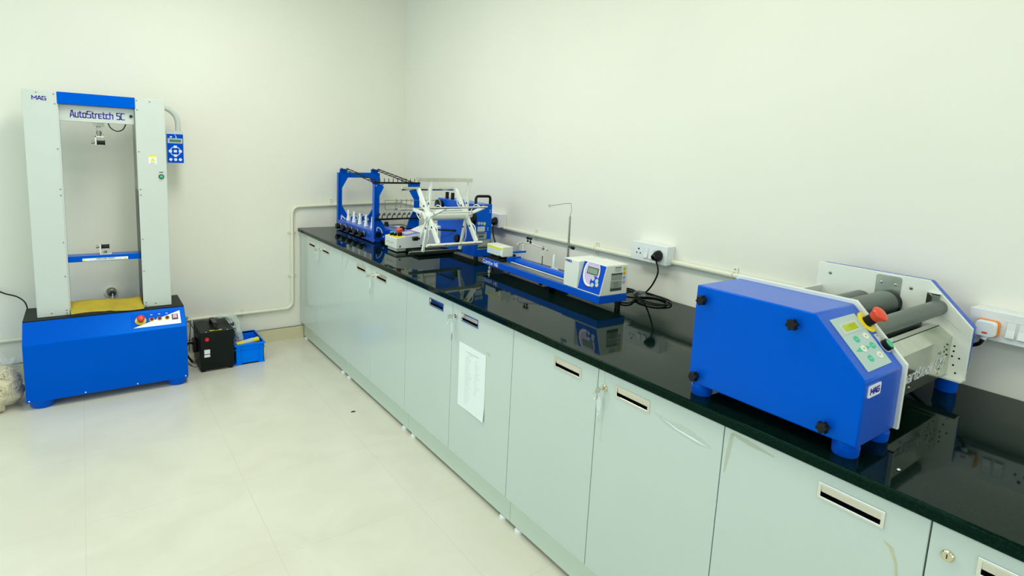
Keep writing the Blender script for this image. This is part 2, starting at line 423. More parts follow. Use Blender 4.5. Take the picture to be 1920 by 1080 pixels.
for i in range(5):
    ya, ym, yb = EDGE[2 * i], EDGE[2 * i + 1], EDGE[2 * i + 2]
    c = thing('base_cabinet', cab_desc[i], 'cabinet', (.2, (ya + yb) / 2, 0), group='base cabinets under the black worktop')
    obj('carcass', B().box(.0195, XW - .012, yb + .0012, ya - .0012, .135, .8695), M_carc, c, smooth=0)
    obj('kick_panel', B().box(.030, .046, yb + .001, ya - .001, .018, .1345), M_kick, c, bevel=.001, smooth=0)
    for yy in (ya - .055, yb + .055):
        obj('foot', B().lathe((.040, yy, 0), (.040, yy, .135), [(0, .019), (.08, .019), (.115, .016), (.116, .004), (1, .004)], 20), M_plast, c)
        obj('foot', B().lathe((XW - .09, yy, 0), (XW - .09, yy, .135), [(0, .019), (.10, .019), (.13, .009), (1, .009)], 20), M_plast, c)
    d1 = make_door(c, ya, ym, 'low')
    d2 = make_door(c, ym, yb, 'high')
    lock(d2, ym - .034)
    cabs.append((c, d1, d2))
# tape and residue marks on the doors (flat strips that stick to the laminate)
def strip(parent, pts, w, m, name='tape_strip', x=-.0006):
    b = B(); w = w if isinstance(w, (list, tuple)) else [w] * len(pts)
    L, Rr = [], []
    for i, (y, z) in enumerate(pts):
        p = Vector((y, z)); t = Vector(pts[min(i + 1, len(pts) - 1)]) - Vector(pts[max(i - 1, 0)]); t.normalize()
        e = Vector((-t.y, t.x)) * w[i] / 2
        L.append(b.bm.verts.new((x, *(p + e)))); Rr.append(b.bm.verts.new((x, *(p - e))))
    for i in range(len(pts) - 1):
        b.bm.faces.new((L[i], L[i + 1], Rr[i + 1], Rr[i]))
    ex = bmesh.ops.extrude_face_region(b.bm, geom=list(b.bm.faces))
    bmesh.ops.translate(b.bm, verts=[g for g in ex['geom'] if isinstance(g, bmesh.types.BMVert)], vec=(.0005, 0, 0))
    return obj(name, b, m, parent, smooth=0)
strip(cabs[1][1], [(-1.045, .845), (-1.02, .80), (-.99, .755)], .008, M_tan, 'tape_residue')
strip(cabs[1][1], [(-1.24, .862), (-1.30, .845), (-1.345, .81), (-1.37, .775)], [.004, .006, .006, .004], M_ptape, 'tape_residue')
strip(cabs[3][2], [(-3.555, .812), (-3.60, .800), (-3.65, .800), (-3.70, .793), (-3.755, .788)], [.004, .016, .030, .030, .006], M_tape)
strip(cabs[3][2], [(-3.585, .806), (-3.64, .794), (-3.70, .789), (-3.745, .786)], [.001, .005, .006, .001], M_wprint, 'tape_crease', -.0013)
strip(cabs[4][1], [(-3.812, .856), (-3.806, .80), (-3.800, .74)], [.010, .012, .004], M_ptape, 'tape_residue')
strip(cabs[4][1], [(-3.812, .858), (-3.86, .852), (-3.93, .846)], [.008, .014, .003], M_ptape, 'tape_residue')
strip(cabs[4][1], [(-4.185, .775), (-4.20, .768), (-4.212, .74), (-4.226, .66), (-4.24, .54)], [.003, .008, .005, .004, .003], M_tan, 'tape_residue')
strip(cabs[2][2], [(-2.66, .715), (-2.685, .708)], [.006, .01], M_ptape, 'tape_residue')
strip(cabs[3][2], [(-3.345, .865), (-3.348, .74), (-3.345, .62)], [.003, .006, .003], M_tape)

# worktop
wt = obj('worktop', B().box(-.014, XW - .0005, -4.745, -.0005, .872, T), M_granite, bevel=.006, seg=3)
tag(wt, 'long polished black granite worktop running over all the base cabinets', 'worktop')

# keys hanging from the locks
key_desc = ['small key with clear tag hanging from the lock of the cabinet in the far corner',
            'small key with clear tag in the lock of the second cabinet from the back wall',
            'small key with clear tag in the lock of the door that carries the paper notice',
            'small key with clear tag in the lock nearest the camera that holds a key']
for i in range(4):
    y = EDGE[2 * i + 1] - .034; z = .811
    k = thing('key', key_desc[i], 'key', (-.01, y, z), group='keys left in the cabinet locks')
    kb = B().lathe((-.0062, y, z), (-.024, y, z), [(0, .003), (1, .003)], 10)
    kb.prism('y', [(-.044, z - .010), (-.024, z - .010), (-.020, z), (-.024, z + .010), (-.044, z + .010), (-.048, z)], y - .001, y + .001)
    obj('key_bow', kb, M_chrome, k, smooth=0)
    obj('key_ring', B().tube(arc((-.040, y + .002, z - .020), .012, 0, 360, 20, ((0, .45, .9), (0, -.9, .45)))[:-1], .0007, 6, True), M_chrome, k)
    ov = [(y + .003 + .011 * math.cos(2 * PI * t / 24), z - .052 + .026 * math.sin(2 * PI * t / 24)) for t in range(24)]
    obj('key_tag', B().prism('x', ov, -.020, -.022), M_tag, k, bevel=.0005)
    obj('tag_ring', B().tube(arc((-.020, y + .004, z - .082), .008, 0, 360, 16, ((0, 1, 0), (0, 0, 1)))[:-1], .0006, 6, True), M_chrome, k)
    obj('spare_key', B().prism('x', [(y + .001, z - .088), (y + .007, z - .088), (y + .007, z - .116), (y + .0045, z - .120), (y + .001, z - .116)], -.018, -.0194), M_chrome, k, smooth=0)

# paper notice
nt = thing('paper_notice', 'printed white A4 notice taped to the door of the middle cabinet', 'notice', (-.001, -2.548, .545))
pg = B()
nn = 8
rows = []
for i in range(nn + 1):
    row = []
    for j in range(5):
        yy = -2.438 - (.218) * j / 4; zz = .700 - .304 * i / nn
        curl = .0008 + (.006 * max(0, (i - 5) / 3) ** 2 * (j / 4) ** 2)
        row.append(pg.bm.verts.new((-curl, yy - .004 * i / nn, zz)))
    rows.append(row)
for i in range(nn):
    for j in range(4):
        pg.bm.faces.new((rows[i][j], rows[i][j + 1], rows[i + 1][j + 1], rows[i + 1][j]))
ex = bmesh.ops.extrude_face_region(pg.bm, geom=list(pg.bm.faces))
bmesh.ops.translate(pg.bm, verts=[g for g in ex['geom'] if isinstance(g, bmesh.types.BMVert)], vec=(-.0003, 0, 0))
obj('sheet', pg, M_paper, nt)
pr = B()
def pline(y0, y1, z, h):
    pr.box(-.0017, -.0012, y1, y0, z, z + h)
pline(-2.50, -2.60, .668, .004); pline(-2.52, -2.555, .659, .003)
for i in range(26):
    z = .648 - i * .0092
    pline(-2.495, -2.495 - random.uniform(.03, .055), z, .0012)
    if i < 18: pline(-2.575, -2.575 - random.uniform(.012, .045), z, .0012)
pr2 = pr
obj('printed_lines', pr, M_lgrey, nt, smooth=0)

# ------------------------------------------------------------------ conduits and clips
r = .0125
pts = [(-4.99, -.016, .258), (-.118, -.016, .258)] + arc((-.118, -.016, .316), .058, -90, 0, 8, ((1, 0, 0), (0, 0, 1)))[1:] + \
      [(-.060, -.016, 1.018)] + arc((-.004, -.016, 1.018), .056, 180, 90, 8, ((1, 0, 0), (0, 0, 1)))[1:] + [(XW - .03, -.016, 1.100)]
tag(obj('conduit', B().tube(pts, r, 12), M_conduit), 'cream conduit pipe bent up the back wall beside the far cabinet', 'conduit')
def seg_conduit(y0, y1, label, z0=1.074, z1=1.074):
    tag(obj('conduit', B().tube([(XW - .016, y0, z0), (XW - .016, (y0 + y1) / 2, (z0 + z1) / 2), (XW - .016, y1, z1)], r, 12), M_conduit), label, 'conduit')
SK = [(-1.335, -1.548), (-2.689, -2.905), (-4.060, -4.285)]
seg_conduit(-.03, SK[0][0] + .001, 'cream conduit pipe on the right wall behind the yarn reel machine', 1.098, 1.094)
seg_conduit(SK[0][1] - .001, SK[1][0] + .001, 'cream conduit pipe on the right wall between the far and middle socket boxes')
seg_conduit(SK[1][1] - .001, SK[2][0] + .001, 'cream conduit pipe on the right wall leading behind the blue roller machine', 1.092, 1.092)
def clip(p, axis, label, grp):
    x, y, z = p
    c = thing('conduit_clip', label, 'clip', p, group=grp)
    b = B()
    if axis == 'x':      # pipe along x on the back wall
        b.tube(arc((x, -.016, z), r + .002, -30, 210, 10, ((0, 0, 1), (0, -1, 0))), .0025, 6)
        base = B().box(x - .010, x + .010, -.006, -.0002, z - .034, z + .034)
        s = [(x, -.006, z + .026), (x, -.006, z - .026)]; n = (0, -1, 0)
    elif axis == 'z':
        b.tube(arc((x, -.016, z), r + .002, -30, 210, 10, ((1, 0, 0), (0, -1, 0))), .0025, 6)
        base = B().box(x - .034, x + .034, -.006, -.0002, z - .010, z + .010)
        s = [(x + .026, -.006, z), (x - .026, -.006, z)]; n = (0, -1, 0)
    else:
        b.tube(arc((XW - .016, y, z), r + .002, -30, 210, 10, ((0, 0, 1), (-1, 0, 0))), .0025, 6)
        base = B().box(XW - .006, XW - .0002, y - .012, y + .012, z - .034, z + .034)
        s = [(XW - .006, y, z + .026), (XW - .006, y, z - .026)]; n = (-1, 0, 0)
    obj('base', base, M_conduit, c, bevel=.001, smooth=0); obj('strap', b, M_conduit, c); screws(c, s, n, .003)
g = 'conduit clips on the back wall'
clip((.25, -.016, 1.0985), 'x', 'cream clip on the upper pipe just left of the blue bobbin frame', g)
clip((-.060, -.016, .866), 'z', 'cream clip on the vertical pipe at worktop height', g)
clip((-.060, -.016, .520), 'z', 'cream clip halfway down the vertical pipe beside the cabinet', g)
clip((-.434, -.016, .258), 'x', 'cream clip on the low pipe above the blue crate', g)
g = 'conduit clips on the right wall'
clip((0, -1.87, 1.074), 'y', 'cream clip on the wall pipe nearest the far socket box', g)
clip((0, -2.396, 1.074), 'y', 'cream clip on the wall pipe just left of the middle socket box', g)
clip((0, -3.228, 1.092), 'y', 'cream clip on the wall pipe behind the back corner of the blue roller machine', g)

# round outlet on back wall behind the tensile tester
ou = thing('wall_outlet', 'round metal pipe outlet on the back wall seen through the tensile tester frame', 'outlet', (-1.255, 0, .512))
obj('collar', B().tube(arc((-1.255, -.012, .515), .034, 0, 360, 28, ((1, 0, 0), (0, 0, 1)))[:-1], .006, 8, True), M_conduit, ou)
obj('socket', B().lathe((-1.253, -.0005, .512), (-1.250, -.05, .509), [(0, .026), (.5, .026), (.55, .022), (1, .020), (1, .012), (.5, .010)], 24), M_galv, ou)
obj('spout', B().lathe((-1.250, -.03, .500), (-1.250, -.055, .470), [(0, .014), (1, .010)], 16), M_galv, ou)

# ------------------------------------------------------------------ wall sockets
def socket_box(i, label, elems):
    ya, yb = SK[i]; x0 = XW - .060
    s = thing('socket_box', label, 'socket', (XW, (ya + yb) / 2, 1.12), group='white socket boxes on the right wall')
    obj('housing', B().box(x0 + .008, XW - .0003, yb, ya, 1.0755, 1.1655), M_plast, s, bevel=.003)
    obj('faceplate', B().box(x0, x0 + .008, yb - .001, ya + .001, 1.0745, 1.1665), M_plast, s, bevel=.0025)
    for kind, y in elems:
        if kind == 'sw':
            obj('switch_frame', B().prism('x', [(y - .013, 1.092), (y + .013, 1.092), (y + .013, 1.144), (y - .013, 1.144)], x0 + .0005, x0 - .0015, [[(y - .011, 1.094), (y + .011, 1.094), (y + .011, 1.142), (y - .011, 1.142)]]), M_plast, s, smooth=0)
            obj('rocker', B().prism('y', [(x0 + .001, 1.0945), (x0 - .0075, 1.0945), (x0 - .0025, 1.118), (x0 - .001, 1.1415), (x0 + .001, 1.1415)], y - .0105, y + .0105), M_plast, s, bevel=.0008, smooth=0)
        elif kind == 'so':
            for dy, dz, rr in ((0, .018, .0048), (.011, -.002, .0036), (-.011, -.002, .0036)):
                obj('socket_hole', B().cyl((x0 + .002, y + dy, 1.114 + dz), (x0 - .0006, y + dy, 1.114 + dz), rr, n=14), M_black, s)
    return s
s1 = socket_box(0, 'white socket box on the wall half hidden by the tall blue motor housing', [('so', -1.375), ('sw', -1.415), ('sw', -1.45), ('so', -1.505)])
s2 = socket_box(1, 'white wall socket box with two switches above the coiled black cord', [('so', -2.735), ('sw', -2.782), ('sw', -2.815), ('so', -2.862)])
s3 = socket_box(2, 'white wall socket box right of the roller machine holding a white and orange plug', [('so', -4.106), ('sw', -4.162), ('sw', -4.190), ('so', -4.240)])
def plug(label, y, cord, z=1.114):
    x0 = XW - .060
    p = thing('power_plug', label, 'plug', (x0, y, z), group='black plugs with cords')
    prof = [(0, .012), (.05, .024), (.35, .026), (.6, .022), (.9, .017), (1, .010)]
    b = B()
    rings = []
    for t, rr in prof:
        xx = x0 - .0008 - t * .046
        rings.append([(xx, y + rr * math.cos(a) * .95, z + .004 + rr * 1.12 * math.sin(a) + (-.012 * t if math.sin(a) > 0 else 0)) for a in [2 * PI * k / 20 for k in range(20)]])
    b.rings(rings)
    obj('plug_body', b, M_black, p)
    obj('cord', B().tube(smooth_path(cord, 8), .0040, 8), M_rubber, p)
plug('black plug in the far socket box, its cord hanging beside the blue motor housing', -1.512,
     [(XW - .082, -1.512, 1.10), (XW - .084, -1.514, 1.06), (XW - .082, -1.525, 1.01), (XW - .075, -1.56, .95), (XW - .07, -1.62, .915), (XW - .10, -1.66, .9072), (XW - .16, -1.64, .9072)])
plug('black plug in the middle socket box with its cord bundled on the worktop', -2.862,
     [(XW - .082, -2.862, 1.10), (XW - .088, -2.885, 1.05), (XW - .095, -2.875, 1.00), (XW - .09, -2.84, .95), (XW - .080, -2.80, .920),
      (.80, -2.77, .914), (.76, -2.80, .912), (.715, -2.88, .909), (.735, -2.955, .908), (.80, -2.955, .908), (.855, -2.905, .910), (.872, -2.83, .912), (.845, -2.775, .920),
      (.80, -2.775, .924), (.745, -2.84, .914), (.735, -2.93, .913), (.79, -2.975, .909), (.855, -2.94, .909), (.880, -2.86, .909), (.862, -2.79, .912),
      (.815, -2.745, .918), (.77, -2.72, .910), (.80, -2.66, .908), (.86, -2.64, .908), (.875, -2.68, .908), (.84, -2.74, .914), (.79, -2.79, .926),
      (.72, -2.83, .910), (.66, -2.86, .908), (.625, -2.85, .908), (.63, -2.80, .908)])
tie = tag(obj('cable_tie_film', B().tube([(.79, -2.765, .916), (.80, -2.785, .922), (.80, -2.80, .926), (.805, -2.825, .920)], [.008, .016, .017, .010], 10), M_clear),
    'crumpled clear film wrapped round the coiled black cord', 'film')
# white and orange plug at the right
pw = thing('power_plug', 'white plug with an orange rim in the right-hand wall socket', 'plug', (XW - .06, -4.106, 1.11))
def rrect(cy, cz, hy, hz, rad, n=5):
    out = []
    for sy, sz, a0 in ((1, 1, 0), (-1, 1, 90), (-1, -1, 180), (1, -1, 270)):
        for k in range(n + 1):
            a = math.radians(a0 + 90 * k / n)
            out.append((cy + sy * (hy - rad) + rad * math.cos(a), cz + sz * (hz - rad) + rad * math.sin(a)))
    return out
x0 = XW - .06
obj('rim', B().prism('x', rrect(-4.110, 1.114, .028, .025, .010), x0 - .0008, x0 - .012), M_orpl, pw, bevel=.001)
obj('plug_body', B().rings([[(x0 - .011 - t, y, z) for y, z in rrect(-4.1085, 1.113, .0255 * s, .0235 * s, .010)] for t, s in ((0, 1), (.018, .98), (.024, .9))]), M_plast, pw)
obj('plug_mark', B().box(x0 - .0365, x0 - .0355, -4.117, -4.104, 1.100, 1.105), M_red, pw, smooth=0)
obj('cord_collar', B().cyl((x0 - .016, -4.108, 1.095), (x0 - .018, -4.105, 1.078), .010, .008, 16), M_plast, pw)
obj('cord', B().tube(smooth_path([(x0 - .018, -4.105, 1.080), (x0 - .018, -4.098, 1.062), (x0 - .012, -4.07, 1.045), (x0 + .010, -4.02, 1.02), (x0 + .02, -3.93, .97), (x0 + .015, -3.86, .913)], 6), .0058, 10), M_rubber, pw)

# ------------------------------------------------------------------ tensile tester (far left)
ts = thing('tensile_tester', 'tall white and blue tensile testing frame standing on the floor by the back wall', 'machine', (-1.287, -.39, 0))
prof = [(-.600, .046), (-.600, .384), (-.490, .487), (-.178, .487), (-.178, .046)]
base = obj('base_cabinet', B().prism('x', prof, -1.692, -.883), M_blue, ts, bevel=.004)
obj('deck', B().box(-1.691, -.884, -.488, -.179, .4865, .4925), M_blackm, ts, bevel=.001)
for x, y in ((-1.622, -.535), (-.942, -.535), (-1.622, -.24), (-.942, -.24)):
    obj('foot', B().lathe((x, y, 0), (x, y, .047), [(0, .050), (.12, .056), (.9, .064), (1, .064)], 28), M_blue, ts)
colL = obj('column', B().box(-1.627, -1.473, -.435, -.18, .4925, 1.791), M_white, ts, bevel=.003)
colR = obj('column', B().box(-1.102, -.946, -.435, -.18, .4925, 1.791), M_white, ts, bevel=.003)
obj('guide_slot', B().box(-1.1045, -1.1015, -.43, -.20, .50, 1.235), M_black, ts, smooth=0)
obj('guide_cover', B().box(-1.1045, -1.1015, -.43, -.20, 1.235, 1.725), M_galv, ts, smooth=0)
obj('guide_cover', B().box(-1.4735, -1.4695, -.425, -.20, .50, 1.725), M_plast, ts, smooth=0)
obj('top_beam', B().box(-1.474, -1.101, -.437, -.24, 1.725, 1.7905), M_blue, ts, bevel=.002)
hp = obj('header_panel', B().box(-1.4695, -1.1045, -.400, -.330, 1.630, 1.722), M_white, ts, bevel=.002)
obj('lettering', letters('AutoStretch 5C', (-1.418, -.4004, 1.656), (1, 0, 0), (0, 0, 1), .262, .036, .15), M_ink, hp, smooth=0)
obj('cable_gland', B().cyl((-1.122, -.399, 1.679), (-1.122, -.409, 1.679), .0085), M_black, hp)
obj('signal_cable', B().tube(smooth_path([(-1.238, -.375, 1.632), (-1.225, -.376, 1.603), (-1.195, -.376, 1.586), (-1.165, -.376, 1.598), (-1.148, -.375, 1.632)], 6), .003, 8), M_rubber, ts)
def spool(name, x0, x1, y, z, r, m, parent):
    return obj(name, B().lathe((x0, y, z), (x1, y, z), [(0, r * 1.15), (.1, r * 1.15), (.12, r), (.86, r), (.88, r * 1.15), (1, r * 1.15)], 24), m, parent)
# upper grip
ug = obj('upper_grip', B().box(-1.312, -1.257, -.388, -.345, 1.610, 1.630).cyl((-1.296, -.366, 1.596), (-1.276, -.366, 1.596), .016).box(-1.297, -1.275, -.376, -.356, 1.585, 1.612), M_galv, ts)
obj('load_joint', B().cyl((-1.286, -.39, 1.594), (-1.286, -.342, 1.594), .013).cyl((-1.285, -.366, 1.588), (-1.285, -.366, 1.552), .010).cyl((-1.285, -.366, 1.575), (-1.285, -.366, 1.565), .014), M_galv, ug)
obj('grip_bracket', B().box(-1.306, -1.262, -.377, -.355, 1.546, 1.552).box(-1.306, -1.300, -.377, -.355, 1.500, 1.552), M_cream, ug)
spool('grip_roller', -1.298, -1.257, -.366, 1.514, .0125, M_black, ug)
obj('grip_knob', B().lathe((-1.306, -.366, 1.514), (-1.326, -.366, 1.514), [(0, .005), (.3, .005), (.35, .009), (1, .009)], 16), M_galv, ug)
# moving crosshead and lower grip
ch = obj('crosshead', B().box(-1.4695, -1.1046, -.405, -.315, .802, .837), M_blue, ts, bevel=.002)
lb = obj('warning_label', B().box(-1.400, -1.170, -.4058, -.4048, .805, .822), M_wprint, ch, smooth=0)
obj('label_lettering', letters('MOVING PART', (-1.330, -.4059, .8125), (1, 0, 0), (0, 0, 1), .092, .0075, .16), M_dgrey, lb, smooth=0)
fine = B()
for k in range(18): fine.box(-1.365 + k * .009, -1.365 + k * .009 + random.uniform(.004, .007), -.4062, -.4057, .8075, .8095)
obj('fine_print', fine, M_grey, lb, smooth=0)
for xx in (-1.392, -1.183):
    obj('warning_triangle', B().prism('y', [(xx - .008, .8065), (xx + .008, .8065), (xx, .8205)], -.4057, -.4063), M_yelp, lb, smooth=0)
lg = obj('lower_grip', B().box(-1.312, -1.252, -.378, -.352, .837, .842).box(-1.312, -1.306, -.377, -.354, .837, .898), M_cream, ts)
spool('grip_roller', -1.304, -1.262, -.366, .884, .0125, M_black, lg)
obj('grip_knob', B().lathe((-1.312, -.366, .884), (-1.330, -.366, .884), [(0, .005), (.3, .005), (.35, .009), (1, .009)], 16), M_galv, lg)
obj('clamp_screw', B().cyl((-1.285, -.366, .842), (-1.285, -.366, .856), .009, n=6), M_galv, lg)
# marks, stickers and switch on the columns
obj('maker_lettering', letters('MAG', (-1.583, -.4354, 1.739), (1, 0, 0), (0, 0, 1), .060, .019, .22), M_ink, colL, smooth=0)
yl = obj('caution_sticker', B().box(-1.042, -.999, -.4360, -.4348, 1.397, 1.452), M_wprint, colR, smooth=0)
obj('sticker_band', B().box(-1.042, -.999, -.4364, -.4359, 1.441, 1.4525), M_yelp, yl, smooth=0)
obj('warning_triangle', B().prism('y', [(-1.035, 1.413), (-1.006, 1.413), (-1.0205, 1.437)], -.4359, -.4364), M_yelp, yl, smooth=0)
obj('fine_print', B().box(-1.034, -1.008, -.4364, -.4359, 1.4035, 1.406).box(-1.034, -1.012, -.4364, -.4359, 1.3995, 1.401), M_grey, yl, smooth=0)
gp = obj('start_plate', B().prism('y', [(-.994, 1.354), (-.961, 1.354), (-.961, 1.318)] + [(-.9775 + .0165 * math.cos(math.radians(a)), 1.318 + .0165 * math.sin(math.radians(a))) for a in range(-15, -180, -15)] + [(-.994, 1.318)], -.4348, -.4362), M_lgrey, colR, smooth=0)
obj('start_button', B().lathe((-.9775, -.436, 1.320), (-.9775, -.446, 1.320), [(0, .0145), (.6, .0145), (.62, .011), (1, .0105)], 24), M_black, gp)
obj('green_cap', B().lathe((-.9775, -.4455, 1.320), (-.9775, -.449, 1.320), [(0, .0105), (1, .009)], 24), M_green, gp)
obj('plate_print', B().box(-.988, -.967, -.4366, -.4361, 1.344, 1.349), M_dgrey, gp, smooth=0)
SL_ = [(-1.564, 1.779), (-1.488, 1.775), (-1.484, 1.722), (-1.483, 1.47), (-1.483, 1.24), (-1.483, 1.205), (-1.485, .93), (-1.486, .727), (-1.489, .523), (-1.489, .505), (-1.56, .513)]
SR_ = [(-1.093, 1.775), (-1.025, 1.773), (-1.092, 1.72), (-1.092, 1.47), (-1.091, 1.24), (-1.091, 1.205), (-1.091, .93), (-1.091, .727), (-1.088, .523), (-1.088, .505), (-1.035, .513)]
for x, z in SL_: screws(colL, [(x, -.4352, z)], (0, -1, 0), .0042)
for x, z in SR_: screws(colR, [(x, -.4352, z)], (0, -1, 0), .0042)
screws(base, [(x, -.6002, .058) for x in (-1.678, -1.42, -1.16, -.899)], (0, -1, 0), .004, M_wprint)
# sloped control panel
so = Vector((0, -.490, .487)); sd = Vector((0, -.110, -.103)).normalized(); sn = Vector((0, -.103, .110)).normalized(); sx = Vector((1, 0, 0))
def SL(x, s, h=0): return so + sx * x + sd * s + sn * h
cp = obj('control_panel', B().frame(so, sx, sd, sn, -1.176, -.9095, .0235, .124, .0003, .002), M_bluep, ts, smooth=0)
tri = B(); a, b_, c_ = SL(-1.170, .1225, .0021), SL(-.912, .1225, .0021), SL(-.912, .0265, .0021)
lo = [tri.bm.verts.new(p) for p in (a, b_, c_)]; hi = [tri.bm.verts.new(p + sn * .0006) for p in (a, b_, c_)]
tri.bm.faces.new(hi)
for k in range(3): tri.bm.faces.new((lo[k], lo[(k + 1) % 3], hi[(k + 1) % 3], hi[k]))
obj('white_triangle', tri, M_wprint, cp, smooth=0)
obj('button_ring', B().lathe(SL(-1.127, .0735, .002), SL(-1.127, .0735, .005), [(0, .030), (1, .029)], 36), M_yel, cp)
obj('stop_button', B().lathe(SL(-1.127, .0735, .005), SL(-1.127, .0735, .045), [(0, .013), (.45, .013), (.46, .020), (.75, .0205), (.92, .017), (1, .008)], 32), M_red, cp)
obj('button_collar', B().cyl(SL(-1.127, .0735, .004), SL(-1.127, .0735, .020), .0145), M_black, cp)
for xx in (-1.0681, -1.0263, -.9851):
    obj('lamp_ring', B().lathe(SL(xx, .073, .002), SL(xx, .073, .006), [(0, .0148), (1, .0135)], 28), M_yel, cp)
    obj('lamp', B().lathe(SL(xx, .073, .005), SL(xx, .073, .018), [(0, .010), (.5, .010), (.8, .008), (1, .003)], 24), M_ruby, cp)
    obj('lamp_caption', B().frame(so, sx, sd, sn, xx - .006, xx + .006, .036, .040, .0018, .0024), M_wprint, cp, smooth=0)
sw = obj('power_switch', B().frame(so, sx, sd, sn, -.959, -.926, .052, .091, .002, .005), M_black, cp, smooth=0)
obj('rocker', B().frame(so, sx, sd, sn, -.954, -.931, .056, .082, .005, .0075), M_pink, sw, smooth=0)
# remote keypad on a curved pipe
kp = obj('keypad', B().box(-.919, -.819, -.198, -.160, 1.396, 1.600), M_white, ts, bevel=.002)
obj('pipe_arm', B().tube([(-.947, -.180, 1.757)] + arc((-.945, -.180, 1.660), .097, 88, 0, 10, ((1, 0, 0), (0, 0, 1))) + [(-.848, -.180, 1.598)], .0165, 14), M_white, ts)
obj('pipe_bracket', B().box(-.873, -.823, -.194, -.166, 1.598, 1.608), M_white, ts, bevel=.001)
fp = obj('keypad_face', B().box(-.9165, -.8215, -.2000, -.1975, 1.399, 1.587), M_bluep, kp, smooth=0)
yk = -.2001
obj('display_border', B().box(-.911, -.826, yk - .001, yk + .0005, 1.527, 1.559), M_lgrey, fp, smooth=0)
obj('display', B().box(-.902, -.834, yk - .0016, yk, 1.534, 1.552), M_lcdg, fp, smooth=0)
obj('key_ring', B().prism('y', [(-.869 + .031 * math.cos(2 * PI * t / 32), 1.475 + .031 * math.sin(2 * PI * t / 32)) for t in range(32)], yk + .0004, yk - .0008, [[(-.869 + .027 * math.cos(2 * PI * t / 32), 1.475 + .027 * math.sin(2 * PI * t / 32)) for t in range(32)]]), M_wprint, fp, smooth=0)
for dx, dz in ((0, 0), (.029, 0), (-.029, 0), (0, .029), (0, -.029)):
    q = obj('key', B().box(-.869 + dx - .009, -.869 + dx + .009, yk - .0014, yk, 1.475 + dz - .008, 1.475 + dz + .008), M_wprint, fp, smooth=0)
for dx in (-.028, 0, .028):
    obj('round_key', B().cyl((-.869 + dx, yk, 1.420), (-.869 + dx, yk - .0012, 1.420), .0095), M_wprint, fp)
obj('printed_swirl', B().tube(smooth_path([(-.872, yk, 1.586), (-.866, yk, 1.577), (-.862, yk, 1.568), (-.864, yk, 1.560)], 5), [.001] * 5 + [.002] * 5 + [.003] * 6, 6).ball((-.892, yk, 1.568), .006, (1.2, .1, .8), 10), M_wprint, fp)
obj('mains_lead', B().tube(smooth_path([(-1.684, -.19, .488), (-1.70, -.12, .52), (-1.74, -.06, .545), (-1.80, -.03, .565), (-1.86, -.02, .60), (-1.95, -.02, .62)], 6), .004, 8), M_rubber, ts)

# cardboard sheet lying on the deck
cb = B(); N1, N2 = 24, 8; V = []
for i in range(N1 + 1):
    row = []
    for j in range(N2 + 1):
        u, v = i / N1, j / N2
        x = -1.469 + .362 * u; y = -.486 + .125 * v - .006 * math.sin(u * PI)
        if v < .3: x += (.006 * u)
        z = .5035 + .046 * v ** 1.2 + .008 * math.sin(u * PI * 1.6 + .3) * (1 - v * .3) + (.006 * math.exp(-((u - .52) / .025) ** 2)) + .006 * max(0, (u - .9) / .1) * v
        row.append(cb.bm.verts.new((x, y, z)))
    V.append(row)
for i in range(N1):
    for j in range(N2):
        cb.bm.faces.new((V[i][j], V[i + 1][j], V[i + 1][j + 1], V[i][j + 1]))
co = obj('cardboard_sheet', cb, M_card, smooth=40)
md = co.modifiers.new('solid', 'SOLIDIFY'); md.thickness = .004; md.offset = 1
tag(co, 'creased brown cardboard sheet lying on the black deck of the tensile tester', 'cardboard')

# ------------------------------------------------------------------ waste bag at the left edge
random.seed(3)
bag = thing('waste_bag', 'clear plastic bag stuffed with cream yarn waste on the floor left of the tensile tester', 'bag', (-1.875, -.45, 0))
bc = Vector((-1.875, -.45, .125))
def lump(rx, ry, rz, amp, seed, seg=40):
    from mathutils import noise
    b = B(); bmesh.ops.create_uvsphere(b.bm, u_segments=seg, v_segments=seg // 2, radius=1)
    for v in b.bm.verts:
        d = v.co.normalized(); k = 1 + amp * noise.noise(d * 2.5 + Vector((seed, 0, 0))) + amp * .5 * noise.noise(d * 7 + Vector((0, seed, 0)))
        z = d.z * rz * k
        if z < -rz * .8: z = -rz * .8
        sq = 1.0 + .12 * max(0, -d.z)
        v.co = bc + Vector((d.x * rx * k * sq, d.y * ry * k * sq, z))
    mn = min(v.co.z for v in b.bm.verts)
    for v in b.bm.verts: v.co.z += .002 - mn
    return b
yw = lump(.160, .150, .125, .22, 5)
def strand(b):
    th, ph = random.uniform(-2.6, .6), random.uniform(-.25, 1.2)
    p = bc + Vector((math.cos(th) * math.cos(ph) * .150, math.sin(th) * math.cos(ph) * .142, math.sin(ph) * .115 - .008))
    pts = []; d = Vector((random.uniform(-1, 1), random.uniform(-1, 1), random.uniform(-1, 1))).normalized()
    for k in range(9):
        pts.append(p.copy()); n = (p - bc); n = Vector((n.x / .15 ** 2, n.y / .142 ** 2, n.z / .115 ** 2)).normalized()
        d = (d + Vector((random.uniform(-.8, .8), random.uniform(-.8, .8), random.uniform(-.8, .8)))); d -= n * d.dot(n); d.normalize()
        p += d * .014
        q = p - bc; s = math.sqrt((q.x / .152) ** 2 + (q.y / .144) ** 2 + (q.z / .118) ** 2); p = bc + q / s * random.uniform(.99, 1.07)
        p.z = max(p.z, .01)
    b.tube(pts, random.uniform(.0018, .0042), 5)
for k in range(380): strand(yw)
o = obj('yarn_waste', yw, M_yarn, bag, smooth=60); o['kind'] = 'stuff'
from mathutils import noise as _n
fb = lump(.172, .162, .140, .08, 9, 56)
